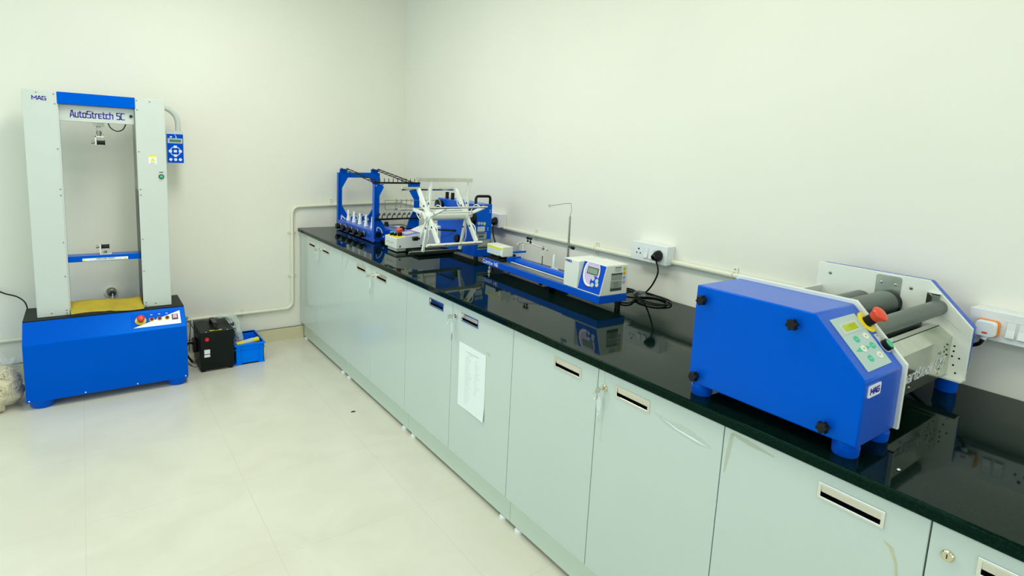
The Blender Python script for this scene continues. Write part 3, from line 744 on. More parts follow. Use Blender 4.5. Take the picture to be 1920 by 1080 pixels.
for v in fb.bm.verts:
    d = (v.co - bc).normalized()
    v.co += d * .012 * abs(_n.noise(d * 9)) + d * .006 * _n.noise(d * 23)
    if v.co.z > .17:
        k = (v.co.z - .17) / .09
        v.co.x += .05 * k * _n.noise(v.co * 16) + .045 * k; v.co.z += .045 * k * (1 + 1.2 * _n.noise(v.co * 22)); v.co.y += .06 * k * _n.noise(v.co * 19 + Vector((4, 0, 0)))
    v.co.z = max(v.co.z, .001)
obj('bag_film', fb, clear('waste_bag_film', (240, 244, 236), 0.16, 0.14), bag, smooth=0)

# ------------------------------------------------------------------ black transformer box, crate and contents
tb = thing('transformer_box', 'black metal transformer box with red push button on the floor beside the blue crate', 'transformer', (-.685, -.30, 0))
obj('case', B().box(-.789, -.580, -.444, -.150, .014, .277), M_blackm, tb, bevel=.003)
for x, y in ((-.770, -.425), (-.600, -.425), (-.770, -.17), (-.600, -.17)):
    obj('foot', B().cyl((x, y, 0), (x, y, .0145), .011, .013, 16), M_rubber, tb)
hb = B().rings([[(x + dx, y, z + dz) for dx, dz in ((-.013, -.006), (.013, -.006), (.013, .006), (-.013, .006))] for x, y, z in
     [(-.684, -.395, .275), (-.684, -.390, .300), (-.684, -.375, .312), (-.684, -.23, .312), (-.684, -.215, .300), (-.684, -.210, .275)]])
obj('handle', hb, M_black, tb, bevel=.002)
obj('handle_base', B().box(-.701, -.667, -.413, -.385, .277, .283).box(-.701, -.667, -.222, -.196, .277, .283), M_black, tb, bevel=.001)
obj('push_button', B().lathe((-.748, -.4435, .228), (-.748, -.452, .228), [(0, .0135), (.5, .0135), (1, .011)], 28), M_redb, tb)
rl = obj('rating_label', B().box(-.766, -.731, -.4452, -.4435, .104, .157), M_wprint, tb, smooth=0)
obj('label_band', B().box(-.766, -.731, -.4456, -.4450, .122, .127), M_dgrey, rl, smooth=0)
obj('yellow_sticker', B().box(-.726, -.650, -.420, -.404, .2768, .2776), M_yelp, tb, smooth=0)
screws(tb, [(-.752, -.437, .277), (-.618, -.432, .277)], (0, 0, 1), .004, M_wprint)
obj('side_socket', B().box(-.812, -.789, -.30, -.22, .10, .185), M_black, tb, bevel=.004)
obj('mains_cable', B().tube(smooth_path([(-.805, -.26, .15), (-.835, -.27, .165), (-.855, -.25, .12), (-.845, -.22, .07), (-.82, -.30, .035)], 6), .007, 8), M_rubber, tb)
obj('thin_lead', B().tube(smooth_path([(-.79, -.32, .24), (-.806, -.24, .265), (-.806, -.16, .270), (-.803, -.12, .25), (-.806, -.10, .16), (-.815, -.11, .05)], 6), .0025, 6), M_rubber, tb)
obj('thin_lead', B().tube(smooth_path([(-.79, -.38, .03), (-.82, -.36, .02), (-.86, -.32, .05), (-.872, -.28, .07)], 6), .002, 6), M_rubber, tb)
gc = thing('cable_connector', 'small grey-green cable connector on the wall pipe behind the black transformer box', 'connector', (-.83, -.045, .28))
obj('connector_body', B().lathe((-.87, -.045, .284), (-.805, -.045, .281), [(0, .008), (.2, .013), (.8, .013), (1, .006)], 14), mat('grey_green_plastic', (0.22, 0.36, 0.30), 0.4, lin=True), gc)
obj('lead', B().tube(smooth_path([(-.806, -.045, .281), (-.79, -.055, .276), (-.785, -.075, .25), (-.800, -.075, .235), (-.815, -.060, .245)], 6), .0025, 6), M_cream, gc)

cr = thing('storage_crate', 'bright blue plastic crate on the floor between the black transformer box and the cabinets', 'crate', (-.472, -.27, 0))
x0, x1, y0, y1, h = -.566, -.378, -.416, -.122, .150
tub = B(); t = .004
tub.box(x0, x1, y0, y0 + t, .004, h).box(x0, x1, y1 - t, y1, .004, h).box(x0, x0 + t, y0, y1, .004, h).box(x1 - t, x1, y0, y1, .004, h).box(x0, x1, y0, y1, .004, .010)
obj('tub', tub, M_crate, cr, smooth=0)
obj('rim', B().prism('z', [(x0 - .008, y0 - .008), (x1 + .008, y0 - .008), (x1 + .008, y1 + .008), (x0 - .008, y1 + .008)], h - .014, h, [[(x0 + t, y0 + t), (x1 - t, y0 + t), (x1 - t, y1 - t), (x0 + t, y1 - t)]]), M_crate, cr, bevel=.002, smooth=0)
obj('lower_band', B().prism('z', [(x0 - .006, y0 - .006), (x1 + .006, y0 - .006), (x1 + .006, y1 + .006), (x0 - .006, y1 + .006)], h - .040, h - .034, [[(x0, y0), (x1, y0), (x1, y1), (x0, y1)]]), M_crate, cr, smooth=0)
for xx in (x0 + .036, x1 - .036):
    obj('rib', B().box(xx - .0025, xx + .0025, y0 - .006, y0, .006, h - .012), M_crate, cr, smooth=0)
for yy in (y0 + .05, y1 - .05):
    obj('rib', B().box(x1, x1 + .006, yy - .0025, yy + .0025, .006, h - .012), M_crate, cr, smooth=0)
for xa, xb in ((x0 - .005, x0 + .036), (x1 - .036, x1 + .005)):
    for ya, yb in ((y0 - .005, y0 + .05), (y1 - .05, y1 + .005)):
        obj('foot_pad', B().box(xa, xb, ya, yb, 0, .012), M_crate, cr, bevel=.002)
# clear bag standing in the crate and slumping over the box
pb = thing('plastic_bag', 'crumpled clear plastic bag with dark print rising from the blue crate over the black box', 'bag', (-.53, -.24, .02))
fl = B(); rings = []
for k, (x, y, z, rx, ry) in enumerate([(-.522, -.27, .014, .030, .06), (-.518, -.27, .08, .036, .09), (-.520, -.25, .155, .038, .088), (-.522, -.23, .21, .034, .080), (-.528, -.215, .262, .030, .066), (-.552, -.205, .306, .034, .058), (-.588, -.205, .322, .040, .05), (-.625, -.21, .312, .020, .035), (-.640, -.212, .306, .004, .008)]):
    ring = []
    for a in range(44):
        th = 2 * PI * a / 44
        q = 1 + .30 * _n.noise(Vector((math.cos(th) * 2, math.sin(th) * 2, z * 14 + k))) + .14 * _n.noise(Vector((math.cos(th) * 7, math.sin(th) * 7, z * 40)))
        ring.append((x + rx * q * math.cos(th), y + ry * q * math.sin(th), z + .012 * _n.noise(Vector((math.cos(th) * 3, math.sin(th) * 3, k * 2.0))) * (z > .05)))
    rings.append(ring)
fl.rings(rings)
obj('bag_film', fl, clear('crumpled_film', (222, 236, 226), 0.42, 0.13), pb, smooth=0)
dp = B()
for k in range(60):
    u = random.random(); zz = .15 + .12 * u; xx = -.545 + random.uniform(-.008, .030) - .03 * u; yy = -.335 + .07 * u + random.uniform(0, .008)
    dp.ball((xx, yy, zz), random.uniform(.003, .006), (1, .6, 1.5), 8)
o = obj('printed_flecks', dp, M_navy, pb); o['kind'] = 'stuff'
rlp = thing('paper_roll', 'yellow rolled sleeve lying across the front of the blue crate', 'roll', (-.475, -.36, .13))
obj('roll', B().lathe((-.556, -.385, .140), (-.398, -.352, .152), [(0, .010), (.02, .017), (.3, .019), (.35, .017), (.98, .018), (1, .014), (.98, .009), (.6, .007)], 22), M_yelp, rlp)
obj('label_wrap', B().lathe((-.505, -.3743, .1440), (-.44, -.3608, .1488), [(0, .0195), (1, .0197)], 22), M_lgrey, rlp)

fk = B().prism('z', [(-.150, -1.500), (-.136, -1.492), (-.122, -1.500), (-.130, -1.508), (-.139, -1.502)], .0002, .004)
tag(obj('floor_fleck', fk, M_black, smooth=0), 'small dark scrap lying on the floor in front of the far cabinets', 'scrap')
cm = B().ball((.088, -4.165, T + .002), .0035, (1.4, 1, .6), 8)
tag(obj('crumb', cm, M_wprint), 'tiny white crumb on the worktop right of the roller machine front foot', 'crumb')
# ------------------------------------------------------------------ roller machine (front right)
rm = thing('roller_machine', 'blue and white roller ironing machine with grey rollers at the near end of the worktop', 'machine', (.41, -3.87, T))
cov = [(-3.640, .937), (-4.096, .937), (-4.096, 1.097), (-3.968, 1.224), (-3.640, 1.224)]
lc = obj('left_cover', B().prism('x', cov, .030, .238), M_blue, rm, bevel=.004)
pl_ = [(-3.632, .934), (-4.104, .934), (-4.104, 1.102), (-3.972, 1.233), (-3.632, 1.233)]
obj('left_plate', B().prism('x', pl_, .2385, .2495), M_white2, rm, bevel=.001, smooth=0)
rp_ = [(-3.640, .945), (-4.098, .962), (-4.098, 1.118), (-3.974, 1.240), (-3.640, 1.240)]
rpl = obj('right_plate', B().prism('x', rp_, .735, .747), M_white2, rm, bevel=.001, smooth=0)
rc_ = [(-3.644, .950), (-4.090, .975), (-4.094, 1.118), (-3.972, 1.237), (-3.644, 1.237)]
obj('right_cover', B().prism('x', rc_, .7472, .788), M_blue, rm, bevel=.003)
obj('bottom_lip', B().box(.700, .747, -4.0985, -3.99, .958, .963), M_white2, rm, smooth=0)
for x, y, zt in ((.062, -4.062, .938), (.060, -3.668, .938), (.215, -4.066, .938), (.215, -3.668, .938), (.778, -4.046, .968), (.765, -3.668, .952)):
    obj('foot', B().lathe((x, y, T), (x, y, zt), [(0, .027), (.1, .029), (.7, .030), (.75, .027), (1, .027)], 28), M_blue, rm)
for y, z in ((-3.669, 1.187), (-3.926, 1.187), (-3.668, .963), (-4.026, .964)):
    star_knob('star_knob', rm, (.0302, y, z), (-1, 0, 0), .0135, .026)
# sloped operator panel
so = Vector((0, -3.968, 1.224)); sd = Vector((0, -.128, -.127)).normalized(); sn = Vector((0, -.127, .128)).normalized()
cp = obj('control_panel', B().frame(so, sx, sd, sn, .068, .198, .0245, .1625, .0004, .0018), M_panel, rm, smooth=0)
ob = obj('display_frame', B().frame(so, sx, sd, sn, .0885, .1775, .040, .068, .0018, .0026), M_lgrey, cp, smooth=0)
obj('display', B().frame(so, sx, sd, sn, .099, .167, .0455, .0625, .0026, .0030), M_lcd, ob, smooth=0)
def oval(x, s, rx, rs, h0, h1, n=20):
    return B().rings([[SLr(x + rx * math.cos(2 * PI * k / n), s + rs * math.sin(2 * PI * k / n), h) for k in range(n)] for h in (h0, h1)])
def SLr(x, s, h=0): return so + sx * x + sd * s + sn * h
for x, s in ((.171, .0852), (.120, .1116), (.1696, .1367)):
    k = obj('cream_key', oval(x, s, .0125, .0085, .0018, .0030), M_cream, cp, smooth=0)
    obj('key_print', B().frame(so, sx, sd, sn, x - .004, x + .004, s - .0015, s + .0015, .0030, .0034), M_grey, k, smooth=0)
def tri_key(x, s, ang):
    pts = []
    for a in (0, 140, 220):
        a = math.radians(a + ang); pts.append((x + .014 * math.cos(a), s + .0085 * math.sin(a)))
    b = B(); b.rings([[SLr(px, ps, h) for px, ps in pts] for h in (.0018, .0026)])
    obj('green_key', b, M_greenk, cp, smooth=0)
for x, s, a in ((.1207, .0863, -90), (.1705, .1113, 90), (.1197, .1371, 90)):
    obj('green_key', oval(x, s, .0115, .0085, .0018, .0028), M_greenk, cp, smooth=0)
tri_key(.0967, .1119, 180); tri_key(.1415, .1115, 0)
obj('green_key_print', B().frame(so, sx, sd, sn, .112, .129, .0855, .0870, .0028, .0032).frame(so, sx, sd, sn, .162, .179, .1105, .1120, .0028, .0032).frame(so, sx, sd, sn, .111, .128, .1365, .1380, .0028, .0032), M_panel, cp, smooth=0)
es = obj('button_ring', B().lathe(SLr(.2235, .0545, .0003), SLr(.2235, .0545, .004), [(0, .0285), (.7, .0285), (1, .0265), (1, .0150), (.6, .0150)], 40), M_yel, rm)
es2 = obj('stop_button', B().lathe(SLr(.2235, .0545, .022), SLr(.2235, .0545, .050), [(0, .0125), (.25, .0150), (.5, .0185), (.66, .0205), (.82, .0195), (.93, .0150), (1, .008)], 36), M_red, rm)
obj('button_stem', B().cyl(SLr(.2235, .0545, .002), SLr(.2235, .0545, .0225), .0135), M_black, es2)
sp = obj('start_plate', B().frame(so, sx, sd, sn, .214, .237, .088, .124, .0003, .0014).lathe(SLr(.2255, .1235, .0003), SLr(.2255, .1235, .0014), [(0, .0165), (1, .0165)], 28), M_lgrey, rm, smooth=0)
obj('start_button', B().lathe(SLr(.2255, .1225, .001), SLr(.2255, .1225, .0145), [(0, .0145), (.9, .0140), (1, .0125)], 28), M_black, sp)
obj('green_cap', B().lathe(SLr(.2255, .1225, .013), SLr(.2255, .1225, .0155), [(0, .0115), (1, .0108)], 28), M_green, sp)
obj('plate_print', B().frame(so, sx, sd, sn, .219, .231, .091, .0955, .0014, .0018), M_grey, sp, smooth=0)
bd = obj('maker_badge', B().prism('y', rrect(.081, 1.0695, .033, .0145, .004), -4.0962, -4.0982), M_wprint, rm, smooth=0)
obj('badge_lettering', letters('MAG', (.058, -4.0983, 1.0635), (1, 0, 0), (0, 0, 1), .046, .0125, .26), M_ink, bd, smooth=0)
# rollers
def roller(y, z, r, lab=None):
    b = B().lathe((.2496, y, z), (.7348, y, z), [(0, r * .92), (.006, r), (.994, r), (1, r * .92)], 40)
    return obj('roller', b, M_roller, rm)
roller(-3.872, 1.147, .040); roller(-3.79, 1.128, .040); roller(-3.936, 1.103, .036); roller(-4.008, 1.163, .0235)
obj('roller_band', B().lathe((.705, -3.872, 1.147), (.7345, -3.872, 1.147), [(0, .0403), (1, .0403)], 40), M_blackm, rm)
sl = obj('slot_plate', B().prism('x', [(-3.902, 1.07), (-3.902, 1.229), (-3.897, 1.234), (-3.833, 1.234), (-3.828, 1.229), (-3.828, 1.07)], .7352, .7334), M_steel, rm, smooth=0)
screws(sl, [(.7334, -3.845, 1.209), (.7334, -3.886, 1.207)], (-1, 0, 0), .004, M_chrome)
bk = obj('bearing_bracket', B().box(.720, .7352, -4.012, -3.977, 1.170, 1.205).cyl((.716, -3.985, 1.197), (.721, -3.985, 1.197), .005), M_chrome, rm, smooth=0)
obj('bearing_dust', B().box(.7185, .7205, -4.011, -3.992, 1.175, 1.200), M_galv, bk, smooth=0)
screws(rpl, [(.735, -3.683, 1.207), (.735, -3.929, 1.206)], (-1, 0, 0), .005, M_galv)
hd = obj('steel_hood', B().prism('x', [(-4.018, 1.108), (-4.053, 1.084), (-4.053, .966), (-3.995, .966), (-3.995, 1.108)], .2497, .7347), M_hood, rm, smooth=0)
obj('product_lettering', letters('SmartBlock BXT', (.356, -4.0534, 1.000), (1, 0, 0), (0, 0, 1), .338, .028, .125, slant=.22), M_wprint, hd, smooth=0)
obj('rubber_apron', B().prism('x', [(-3.94, 1.062), (-4.016, 1.1095), (-4.016, 1.1065), (-3.94, 1.058)], .25, .7346), M_rubber, rm, smooth=0)
screws(hd, [(x, -4.0532, .983) for x in (.34, .44, .655)], (0, -1, 0), .0035, M_chrome)
hb = B()
for x, z, q in ((.680, 1.060, .003), (.682, 1.045, .004), (.655, 1.048, .002), (.676, 1.030, .002), (.665, 1.010, .003), (.650, .995, .002)):
    hb.cyl((x, -4.0525, z), (x, -4.0536, z), q, n=10)
obj('hood_marks', hb, M_dgrey, hd, smooth=0)
for y, z in ((-4.062, 1.056), (-4.062, 1.040), (-4.060, 1.024), (-4.078, 1.022), (-4.066, .998), (-4.074, .975)):
    obj('plate_hole', B().cyl((.7356, y, z), (.7344, y, z), .0028, n=12), M_black, rpl, smooth=0)
pm = B()
for k in range(6): pm.box(.7344, .7352, -4.035 - k * .0065 - .003, -4.035 - k * .0065, 1.127 - k * .0045, 1.1285 - k * .0045)
obj('plate_print', pm, M_grey, rpl, smooth=0)
obj('rear_panel', B().box(.2497, .7347, -3.660, -3.652, .965, 1.16), M_white2, rm, smooth=0)
obj('rear_sticker', B().box(.05, .12, -3.6400, -3.6388, .975, 1.01), M_wprint, lc, smooth=0)

# ------------------------------------------------------------------ twist tester (middle of the worktop)
tw = thing('twist_tester', 'long low blue yarn twist tester with white control head on the middle of the worktop', 'machine', (.41, -2.902, T), -.045)
def L(name, b, m, p=tw, **k): return obj(name, b, m, p, local=True, **k)      # local frame: x towards wall, y along bench, z up
bs = L('base', B().box(0, .165, 0, .972, .036, .070), M_blue, bevel=.002)
L('base_lettering', letters('Comtw NE', (-.0004, .962, .045), (0, -1, 0), (0, 0, 1), .155, .017, .19), M_wprint, bs, smooth=0)
L('track', B().box(.012, .056, .25, .955, .0702, .0725), M_galv, smooth=0)
L('slot', B().box(.059, .068, .25, .80, .0702, .0712), M_black, smooth=0)
L('ruler', B().box(.070, .082, .25, .80, .0702, .0722), M_cream, smooth=0)
L('rail', B().rings([[(.120 + .026 * math.cos(a), y, .072 + .020 * math.sin(a)) for a in [math.radians(d) for d in range(0, 181, 20)]] for y in (.248, .80)]), M_blue)
L('carriage', B().box(.052, .142, .792, .800, .070, .098).box(.052, .142, .80, .93, .070, .0745), M_blue, bevel=.001, smooth=0)
L('carriage_bed', B().box(.016, .10, .80, .955, .0735, .083), M_blackm, bevel=.001, smooth=0)
hp = [(0, .0712), (0, .074), (.033, .203), (.163, .203), (.163, .0712)]
hd = L('control_head', B().prism('y', hp, .0005, .1475), M_white2, bevel=.002, smooth=0)
L('head_block', B().box(0, .163, .1476, .247, .0712, .200), M_white2, bevel=.003)
L('maker_lettering', letters('MAG', (-.0004, .237, .186), (0, -1, 0), (0, 0, 1), .040, .010, .24), M_ink, hd, smooth=0)
so = Vector((0, 0, .074)); sv = Vector((.033, 0, .129)).normalized(); su = Vector((0, -1, 0)); sn = su.cross(sv).normalized()
if sn.x > 0: sn = -sn
def PN(u, v, h=0): return so + su * (-.147 + u) + sv * v + sn * h     # u from 0 to .147 towards the camera
pf = L('panel_face', B().frame(PN(0, 0), su, sv, sn, .003, .144, .003, .130, .0003, .0014), M_bluep, hd, smooth=0)
def blob(name, u, v, ru, rv, h0, h1, m, a0=0, a1=360):
    pts = [(u + ru * math.cos(math.radians(a)), v + rv * math.sin(math.radians(a))) for a in range(a0, a1, 10)]
    return L(name, B().rings([[PN(min(max(a, .004), .143), min(max(b, .004), .129), h) for a, b in pts] for h in (h0, h1)]), m, pf, smooth=0)
blob('dark_swirl', .066, .088, .056, .068, .0014, .0018, M_navy)
blob('white_swirl', .065, .089, .052, .064, .0018, .0022, M_wprint)
blob('lilac_field', .068, .091, .046, .056, .0022, .0026, M_lilac)
L('display_frame', B().frame(PN(0, 0), su, sv, sn, .038, .107, .080, .112, .0026, .0034), M_dgrey, pf, smooth=0)
L('display', B().frame(PN(0, 0), su, sv, sn, .042, .103, .084, .108, .0034, .0038), M_lcdp, pf, smooth=0)
blob('key_cluster', .097, .050, .026, .027, .0026, .0030, M_bluep)
for u, v in ((.086, .064), (.112, .058), (.090, .036), (.118, .042)):
    blob('key', u, v, .0098, .0095, .0030, .0042, M_lgrey)
# stickers on the end face of the head
def endbox(name, x0, x1, z0, z1, m, p=hd, h=.0006, lift=0.0):
    return L(name, B().box(x0, x1, .0005 - lift - h, .0004 - lift, z0, z1), m, p, smooth=0)
pa = endbox('rating_plate', .062, .128, .135, .168, M_grey); endbox('plate_band', .062, .128, .160, .167, M_dgrey, pa, lift=.0006)
pb_ = endbox('rating_plate', .060, .128, .088, .133, M_grey); endbox('plate_band', .060, .128, .089, .101, M_dgrey, pb_, lift=.0006)
for k in range(4): endbox('plate_line', .080, .108, .106 + k * .0065, .1075 + k * .0065, M_dgrey, pb_, lift=.0006)
pc = endbox('data_label', .080, .122, .172, .196, M_lgrey); endbox('label_line', .083, .118, .191, .1935, M_dgrey, pc, lift=.0006); endbox('label_line', .093, .108, .180, .182, M_grey, pc, lift=.0006)
for z, mm in ((.184, M_lime), (.164, M_oran), (.144, M_sky), (.124, M_pink)):
    L('round_sticker', B().cyl((.140, .0005, z), (.140, -.0003, z), .0088, n=24), mm, hd, smooth=0)
# clamp box with warning sticker at the far end
wb = L('clamp_box', B().box(.035, .105, .820, .982, .095, .150), M_cream, bevel=.002)
ws = L('warning_sticker', B().box(.0342, .0352, .824, .978, .105, .146), M_wprint, wb, smooth=0)
L('sticker_band', B().box(.0337, .0343, .826, .974, .130, .143), M_yelp, ws, smooth=0)
fp_ = B()
for k in range(4):
    for j in range(9): fp_.box(.0337, .0343, .845 + j * .014, .845 + j * .014 + .009, .109 + k * .0052, .1112 + k * .0052)
L('fine_print', fp_, M_sky, ws, smooth=0)
L('box_stand', B().box(.045, .095, .86, .95, .082, .096), M_blackm, bevel=.001)
def tknob(x, y, z, h=.022):
    return L('thumb_knob', B().lathe((x, y, z), (x, y, z + h), [(0, .004), (.3, .004), (.34, .009), (.9, .0095), (1, .007)], 20), M_black)
tknob(.022, .838, .080); tknob(.118, .826, .078, .028)
L('side_arm', B().box(.104, .190, .812, .838, .114, .124), M_blue, bevel=.001)
L('tension_post', B().cyl((.150, .835, .124), (.150, .835, .158), .007).cyl((.150, .835, .158), (.150, .835, .166), .015), M_chrome)
L('tension_drum', B().cyl((.176, .826, .124), (.176, .826, .158), .008, n=16), M_cream)
L('guide_arm', B().tube([(.150, .838, .164), (.165, .815, .174), (.185, .79, .175), (.215, .70, .160), (.224, .663, .152)], .003, 8), M_galv)
for yy in (.80, .775):
    L('arm_screw', B().lathe((.188, yy, .176), (.188, yy, .206), [(0, .006), (.3, .006), (.32, .003), (.55, .003), (.6, .009), (.9, .0095), (1, .006)], 18), M_black)
L('guide_disc', B().cyl((.213, .693, .158), (.217, .689, .158), .011, n=24), M_galv)
L('guide_disc', B().cyl((.222, .665, .152), (.225, .662, .152), .006, n=16), M_galv)
L('needle_wire', B().tube([(.214, .692, .150), (.214, .692, .035)], .0012, 6), M_cream)
L('needle', B().cyl((.214, .692, .115), (.214, .692, .045), .0022, n=8).box(.206, .222, .685, .700, .030, .048), M_blackm)
L('hook_wire', B().tube([(.10, .93, .150), (.112, .93, .178), (.118, .935, .190), (.126, .93, .186), (.120, .925, .178)], .0014, 6), M_galv, wb)
L('hook_wire', B().tube([(.104, .86, .150), (.104, .86, .174), (.118, .855, .174), (.118, .852, .156), (.110, .858, .150)], .0014, 6), M_galv, wb)
# spool peg behind, on its blue bracket
L('peg_bracket', B().box(.165, .24, .540, .560, .046, .058).box(.165, .24, .500, .560, .046, .0485), M_blue, bevel=.001, smooth=0)
L('peg_seat', B().lathe((.215, .590, .040), (.215, .590, .066), [(0, .030), (.6, .030), (1, .020)], 28), M_plast)
L('spool_peg', B().lathe((.215, .590, .062), (.215, .590, .140), [(0, .0105), (.85, .0080), (1, .0055)], 20), M_plast)
L('peg_bracket', B().box(.165, .238, .578, .602, .034, .042), M_blue, bevel=.001, smooth=0)
# tall guide post with bent wire
L('guide_post', B().lathe((.200, .460, .040), (.200, .463, .362), [(0, .0065), (.6, .0055), (1, .0045)], 14), M_galv)
L('post_foot', B().box(.160, .21, .45, .47, .036, .048), M_blue, bevel=.001)
L('post_knob', B().lathe((.200, .458, .206), (.200, .418, .203), [(0, .003), (.5, .003), (.52, .0085), (.95, .0085), (1, .006)], 16), M_black)
L('guide_wire', B().tube(smooth_path([(.200, .463, .360), (.200, .462, .375), (.200, .455, .392), (.200, .462, .426)], 5) + [(.200, .470, .4265), (.200, .50, .424), (.200, .63, .398)] + arc((.200, .638, .397), .008, 200, 520, 12, ((0, 1, 0), (0, 0, .8))), .0013, 6), M_galv)
for x, y in ((.014, .914), (.150, .914)):
    L('levelling_foot', B().lathe((x, y, 0), (x, y, .037), [(0, .011), (.2, .011), (.25, .004), (.45, .004), (.46, .010), (.62, .010), (.63, .004), (1, .004)], 16), M_chrome)
for x, y in ((.140, .500), (.135, .022)):
    L('foot', B().lathe((x, y, 0), (x, y, .037), [(0, .013), (.6, .013), (.62, .016), (1, .016)], 20), M_black)
# ------------------------------------------------------------------ yarn wrap reel (far end of the worktop)
yr = thing('yarn_reel', 'yarn reeling machine with blue bobbin frame and white spidery reel at the far worktop end', 'machine', (.42, -1.05, T))
# bobbin box with pegs and tension knobs
bx = obj('bobbin_box', B().box(.240, .375, -.868, -.182, T + .006, .985), M_blue, yr, bevel=.003)
for i in range(5):
    y = -.262 - i * .1165
    obj('bobbin_peg', B().lathe((.302, y, .983), (.302, y, 1.068), [(0, .0175), (.05, .0175), (.06, .0150), (.55, .0095), (.92, .0075), (1, .005)], 20), M_plast, bx)
    k = obj('tension_knob', B().lathe((.2405, y - .02, .946), (.196, y - .02, .946), [(0, .012), (.25, .012), (.27, .021), (.9, .022), (1, .019)], 24), M_black, bx)
    obj('chrome_disc', B().lathe((.226, y - .02, .946), (.222, y - .02, .946), [(0, .0245), (1, .0245)], 24), M_chrome, k)
    if i < 4: obj('square_plate', B().box(.2385, .2402, y - .088, y - .062, .940, .966), M_navy, bx, smooth=0)
obj('front_lettering', letters('CITEI', (.2396, -.43, .914), (0, -1, 0), (0, 0, 1), .11, .013, .2), M_wprint, bx, smooth=0)
# far panel
fo = [(.240, T + .004), (.240, 1.354), (.262, 1.354), (.262, 1.384), (.324, 1.384), (.324, 1.356), (.522, 1.356), (.522, 1.384), (.584, 1.384), (.584, 1.354), (.600, 1.354), (.600, T + .004)]
fh = [(.282, 1.233), (.282, 1.093), (.323, 1.024), (.342, 1.003), (.497, 1.003), (.516, 1.024), (.556, 1.093), (.556, 1.233), (.509, 1.315), (.329, 1.315)]
fp = obj('far_panel', B().prism('y', fo, -.172, -.178, [fh]), M_blue, yr, bevel=.001, smooth=0)
obj('panel_flange', B().box(.240, .2435, -.205, -.178, .985, 1.354).box(.262, .324, -.215, -.178, 1.380, 1.384).box(.522, .584, -.215, -.178, 1.380, 1.384), M_blue, fp, smooth=0)
obj('maker_lettering', letters('MAG', (.276, -.1784, .962), (1, 0, 0), (0, 0, 1), .225, .055, .17), M_wprint, fp, smooth=0)
# near panel: U shape with flared legs
no_ = [(.238, T + .004), (.238, 1.312), (.318, 1.312), (.318, 1.288), (.286, 1.228), (.286, 1.079), (.314, 1.044), (.337, .990), (.337, .940),
       (.500, .940), (.500, 1.000), (.520, 1.061), (.557, 1.130), (.555, 1.204), (.524, 1.254), (.506, 1.281), (.506, 1.327), (.600, 1.327), (.600, T + .004)]
np_ = obj('near_panel', B().prism('y', no_, -.871, -.877), M_blue, yr, bevel=.001, smooth=0)
obj('panel_flange', B().box(.2375, .241, -.905, -.871, T + .008, 1.312), M_blue, np_, smooth=0)
sw_ = smooth_path([(.270, -.8774, .985), (.272, -.8774, 1.006), (.283, -.8774, 1.010), (.299, -.8774, .998), (.308, -.8774, .982), (.312, -.8774, .968)], 5)
obj('white_swoosh', B().tube(sw_, .0035, 6), M_wprint, np_)
obj('round_knob', B().lathe((.281, -.8768, .962), (.281, -.896, .962), [(0, .010), (.3, .010), (.32, .020), (1, .018)], 20), M_black, np_)
screws(np_, [(.250, -.8772, 1.300), (.262, -.8772, 1.302), (.312, -.8772, 1.302), (.515, -.8772, 1.318), (.590, -.8772, 1.318), (.253, -.8772, .922), (.318, -.8772, .942), (.325, -.8772, .942), (.530, -.8772, 1.10)], (0, -1, 0), .0035, M_wprint)
for x, y in ((.29, -.86), (.57, -.86), (.29, -.19), (.57, -.19)):
    obj('foot', B().cyl((x, y, T), (x, y, T + .0065), .011, n=14), M_rubber, yr)
for xa, xb in ((.270, .316), (.532, .578)):
    ld = obj('guide_ladder', B().tube([(xa, -.185, 1.388), (xa + .002 - .018, -.874, 1.318)], .0035, 8).tube([(xb, -.185, 1.388), (xb - .006, -.874, 1.318)], .0035, 8), M_blackm, yr)
    for k in range(1, 9):
        t = k / 9; y = -.185 - .689 * t; z = 1.388 - .07 * t
        obj('rung', B().cyl((xa - .016 * t, y, z), (xb - .006 * t, y, z), .0024, n=6), M_blackm, ld)
pbar = obj('pin_bar', B().box(.240, .598, -.884, -.872, 1.316, 1.328), M_blackm, yr, bevel=.001)
for k in range(11):
    x = .254 + k * .0335
    obj('pin', B().cyl((x, -.878, 1.327), (x, -.878, 1.353), .0026, n=6), M_blackm, pbar)
hbar = obj('hook_bar', B().cyl((.240, -.890, 1.068), (.602, -.890, 1.070), .0065, n=10), M_blackm, yr)
for k in range(9):
    x = .262 + k * .0385
    obj('hook', B().tube([(x, -.890, 1.068), (x + .004, -.893, 1.094), (x + .012, -.896, 1.106)] + arc((x + .017, -.896, 1.104), .006, 150, -160, 10, ((1, 0, 0), (0, 0, 1))), .0030, 6), M_black, hbar)
# traverse guide with wire hooks
tg = obj('traverse_wire', B().tube([(.76, -1.0, 1.209), (.273, -1.0, 1.211), (.270, -1.0, 1.208), (.277, -1.0, 1.152), (.282, -1.0, 1.149), (.345, -1.0, 1.150)], .0022, 6), M_galv, yr)
obj('traverse_bar', B().box(.340, .76, -1.006, -.994, 1.144, 1.157), M_steel, tg, bevel=.001)
for x in (.356, .392, .432, .469, .60, .70):
    obj('wire_hook', B().tube([(x - .004, -1.0, 1.155), (x, -1.0, 1.209), (x + .001, -1.0, 1.222)] + arc((x + .005, -1.002, 1.206), .005, 120, -150, 8, ((1, 0, 0), (0, 0, 1))), .0018, 6), M_galv, tg)
obj('traverse_bracket', B().box(.740, .760, -1.02, -.98, T + .007, 1.215), M_navy, yr, smooth=0)
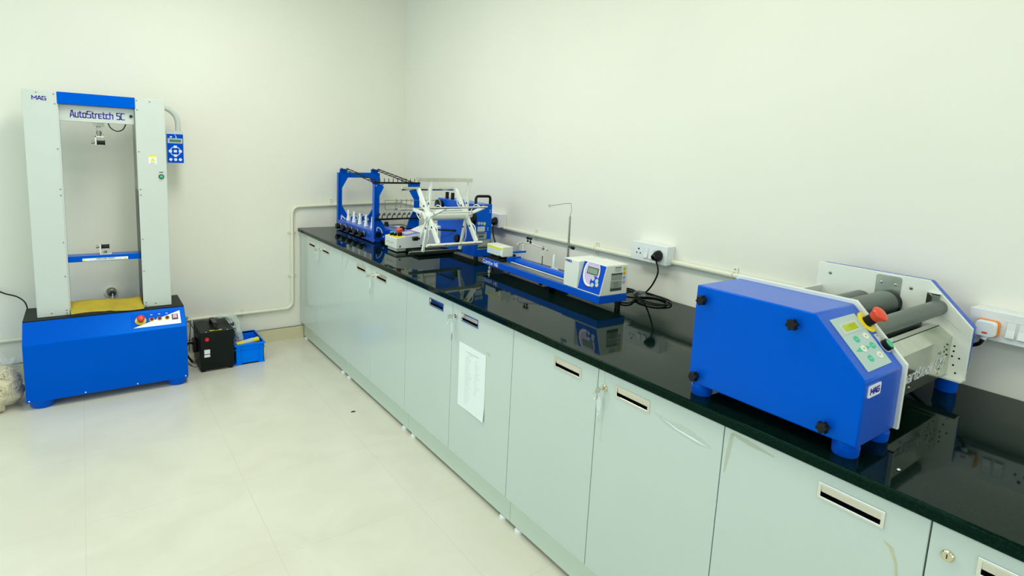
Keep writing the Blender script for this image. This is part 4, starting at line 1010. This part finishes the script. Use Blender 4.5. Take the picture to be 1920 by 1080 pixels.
# side rail with knobs and arm
rl_ = obj('side_rail', B().box(.365, .475, -1.120, -.50, .940, .994), M_blue, yr, bevel=.002)
for y in (-.62, -.80, -.98): obj('rail_slot', B().box(.412, .436, y - .05, y + .035, .9935, .9948), M_black, rl_, smooth=0)
for y in (-.70, -.955):
    obj('rail_knob', B().lathe((.424, y, .994), (.424, y, 1.024), [(0, .022), (.4, .019), (.45, .016), (.8, .015), (1, .012)], 20), M_black, rl_)
obj('drive_rod', B().tube([(.424, -.955, 1.012), (.535, -1.49, 1.062)], .0055, 10), M_blackm, yr)
obj('rear_case', B().box(.46, .565, -.96, -.66, T + .007, .985), M_cream, yr, bevel=.003)
# bed plate
obj('bed_plate', B().box(.300, .560, -1.45, -.86, T + .006, T + .022), M_blackm, yr, bevel=.001)
for x, y in ((.33, -1.42), (.53, -1.42), (.33, -1.25)):
    obj('foot', B().cyl((x, y, T), (x, y, T + .0065), .012, n=14), M_rubber, yr)
# control console
cx = [(.219, .931), (.574, .931), (.574, 1.045), (.558, 1.070), (.46, 1.046), (.40, 1.024), (.219, .997)]
cs = obj('console', B().prism('y', cx, -1.300, -1.128), M_white2, yr, bevel=.002, smooth=0)
obj('console_base', B().box(.235, .38, -1.27, -1.14, T + .006, .931), M_cream, yr, smooth=0)
co_ = Vector((.219, -1.300, .9972)); cu = Vector((.181, 0, .027)).normalized(); cv = Vector((0, 1, 0)); cn = cu.cross(cv).normalized()
if cn.z < 0: cn = -cn
def CP(u, v, h=0): return co_ + cu * u + cv * v + cn * h
obj('panel_print', B().frame(co_, cu, cv, cn, .070, .180, .008, .165, .0004, .0014), M_violet, cs, smooth=0)
obj('panel_print', B().frame(co_, cu, cv, cn, .008, .070, .008, .165, .0004, .0012), M_yelp, cs, smooth=0)
obj('display', B().frame(co_, cu, cv, cn, .095, .160, .055, .125, .0014, .0024), M_lgrey, cs, smooth=0)
obj('stop_button', B().lathe(CP(.052, .055, .022), CP(.052, .055, .048), [(0, .012), (.3, .014), (.5, .021), (.85, .0215), (1, .016)], 28), M_red, cs)
obj('button_stem', B().cyl(CP(.052, .055, .0012), CP(.052, .055, .023), .0155), M_black, cs)
obj('green_button', B().cyl(CP(.030, .125, .0012), CP(.030, .125, .018), .0145), M_black, cs)
obj('green_cap', B().cyl(CP(.030, .125, .018), CP(.030, .125, .024), .013), M_teal, cs)
obj('key_switch', B().cyl(CP(.035, .088, .0012), CP(.035, .088, .018), .012), M_black, cs)
obj('key_stub', B().cyl(CP(.035, .088, .018), CP(.035, .088, .028), .007), M_chrome, cs)
screws(cs, [(.244, -1.3004, .945), (.396, -1.3004, .942)], (0, -1, 0), .006, M_dgrey)
pm = B()
for k in range(9): pm.box(.2182, .2190, -1.155 - k * .013 - random.uniform(.002, .005), -1.155 - k * .013, .958, .958 + random.uniform(.004, .012))
obj('side_print', pm, M_grey, cs, smooth=0)
# motor housing
mh = obj('motor_housing', B().box(.540, .655, -1.720, -1.250, .930, 1.252), M_blue, yr, bevel=.003)
for x, y in ((.565, -1.695), (.635, -1.695), (.565, -1.28), (.635, -1.28)):
    obj('foot', B().cyl((x, y, T), (x, y, .931), .016, .013, 16), M_rubber, yr)
hh = [(.546, 1.250), (.546, 1.285), (.551, 1.296), (.561, 1.300), (.636, 1.300), (.646, 1.296), (.651, 1.285), (.651, 1.250)]
obj('carry_handle', B().tube([(x, -1.700, z) for x, z in hh], .0085, 10), M_black, mh)
for x, z, mm in ((.561, 1.137, M_pink), (.581, 1.136, M_sky), (.602, 1.134, M_lime)):
    obj('round_sticker', B().cyl((x, -1.7198, z), (x, -1.7206, z), .0098, n=22), mm, mh, smooth=0)
obj('data_label', B().box(.552, .606, -1.7207, -1.7198, 1.086, 1.117), M_lgrey, mh, smooth=0)
q = obj('rating_plate', B().box(.545, .620, -1.7207, -1.7198, 1.040, 1.080), M_grey, mh, smooth=0)
obj('plate_band', B().box(.550, .610, -1.7212, -1.7206, 1.070, 1.077), M_dgrey, q, smooth=0)
obj('plate_band', B().box(.562, .600, -1.7212, -1.7206, 1.050, 1.062), M_dgrey, q, smooth=0)
q = obj('rating_plate', B().box(.560, .648, -1.7207, -1.7198, .975, 1.036), M_grey, mh, smooth=0)
obj('plate_band', B().box(.562, .640, -1.7212, -1.7206, .980, .992), M_dgrey, q, smooth=0)
for k in range(3): obj('plate_line', B().box(.575, .630, -1.7212, -1.7206, 1.002 + k * .009, 1.005 + k * .009), M_lgrey, q, smooth=0)
screws(mh, [(.640, -1.7202, 1.215), (.640, -1.7202, 1.203), (.628, -1.7202, 1.106), (.628, -1.7202, 1.094)], (0, -1, 0), .003, M_wprint)
obj('bearing_hub', B().lathe((.5405, -1.675, 1.170), (.522, -1.675, 1.170), [(0, .052), (.7, .052), (1, .046)], 36), M_black, mh)
obj('side_knob', B().lathe((.5405, -1.520, 1.016), (.520, -1.520, 1.016), [(0, .026), (.8, .026), (1, .020)], 28), M_black, mh)
wc = obj('counter_wheel', B().lathe((.5405, -1.300, 1.205), (.505, -1.300, 1.205), [(0, .034), (.85, .034), (1, .030)], 30), M_blackm, mh)
obj('wheel_guard', B().tube(arc((.512, -1.300, 1.205), .038, -20, 190, 18, ((0, 1, 0), (0, 0, 1))), .0045, 8), M_galv, wc)
obj('wheel_mark', B().box(.503, .506, -1.315, -1.302, 1.185, 1.20).cyl((.506, -1.295, 1.215), (.501, -1.295, 1.215), .009), M_chrome, wc, smooth=0)
for y in (-1.325, -1.395):
    obj('latch', B().box(.556, .574, y - .009, y + .009, 1.250, 1.296), M_black, mh, bevel=.002)
# the reel: two spiders on one shaft, six bars
yc, zc = -1.690, 1.185
rl = obj('reel_shaft', B().cyl((.205, yc, zc), (.528, yc, zc), .0165, n=20).cyl((.245, yc, zc + .0), (.475, yc, zc), .021, n=20), M_white2, yr)
for xs in (.232, .488):
    obj('spider_hub', B().lathe((xs - .014, yc, zc), (xs + .014, yc, zc), [(0, .026), (.15, .030), (.85, .030), (1, .026)], 28), M_white2, rl)
    obj('hub_bolt', B().cyl((xs - .020, yc, zc), (xs - .012, yc, zc), .010, n=6), M_black, rl)
ARM = [(86, .213, 'flat'), (133, .203, 'tube'), (174, .196, 'rod'), (-106, .232, 'flat'), (-50, .195, 'angle'), (20, .202, 'rod')]
for a, rr, kind in ARM:
    ca, sa = math.cos(math.radians(a)), math.sin(math.radians(a))
    d = Vector((0, -ca, sa)); tn = Vector((0, sa, ca))
    c = Vector((0, yc, zc)); e = c + d * rr
    for xs in (.232, .488):
        X = Vector((xs, 0, 0))
        wd_ = .030 if kind in ('angle', 'tube') else .020
        arm = obj('reel_arm', B().obox(X + c + d * .020, X + e - d * .006, wd_, .013, up=(1, 0, 0)), M_white2, rl, bevel=.002)
        # black or brass pivot and bent steadying wire
        obj('arm_pivot', B().cyl(X + c + d * .075 + Vector((-.009, 0, 0)), X + c + d * .075 + Vector((.009, 0, 0)), .006, n=14), M_lav if kind == 'rod' else M_black, arm)
        p0 = X + c + d * .05 + tn * .010; p1 = X + c + d * rr * .55 + tn * .038; p2 = X + c + d * (rr - .035) + tn * .008
        obj('steady_wire', B().tube(smooth_path([p0, p1, p2], 6), .0028, 6), M_white2, arm)
    xa, xb = .142, .507
    L0, L1 = Vector((xa, 0, 0)) + e, Vector((xb, 0, 0)) + e
    if kind == 'flat':
        bar = obj('reel_bar', B().obox(L0, L1, .006, .020, up=d) if a < 0 else B().obox(L0, L1, .022, .020, up=d), M_steel, rl, bevel=.001)
    elif kind == 'tube':
        bar = obj('reel_bar', B().obox(L0 - Vector((.02, 0, 0)), L1 - Vector((.03, 0, 0)), .016, .016, up=d), M_steel, rl, bevel=.002)
        for k in range(9): obj('bar_hole', B().cyl((xa + .02 + k * .036, e.y - .0082, e.z), (xa + .02 + k * .036, e.y - .0088, e.z), .004, n=10), M_dgrey, bar, smooth=0)
    elif kind == 'angle':
        bar = obj('reel_bar', B().obox(L0 + Vector((.012, 0, 0)), L1 + Vector((.015, 0, 0)), .022, .012, up=d), M_cream, rl, bevel=.001)
        for k in range(4): obj('bar_screw', B().cyl((xa + .03 + k * .1, e.y - .010, e.z + .002), (xa + .03 + k * .1, e.y - .013, e.z + .002), .003, n=10), M_dgrey, bar, smooth=0)
    else:
        bar = obj('reel_bar', B().cyl(L0 - Vector((.01, 0, 0)), L1, .0058, n=14), M_chrome, rl)
# white tie tubes between the two spiders
for a, rr, q in ((150, .055, .007), (-150, .050, .006), (30, .052, .006)):
    ca, sa = math.cos(math.radians(a)), math.sin(math.radians(a))
    obj('tie_tube', B().cyl((.232, yc - ca * rr, zc + sa * rr), (.488, yc - ca * rr, zc + sa * rr), q, n=14), M_white2, rl)
obj('crank_grip', B().lathe((.218, -1.61, 1.045), (.175, -1.61, 1.045), [(0, .006), (.3, .006), (.32, .013), (1, .012)], 18), M_black, rl)
obj('crank_arm', B().obox((.222, yc + .01, zc - .02), (.222, -1.61, 1.045), .012, .007, up=(1, 0, 0)), M_white2, rl, bevel=.001)
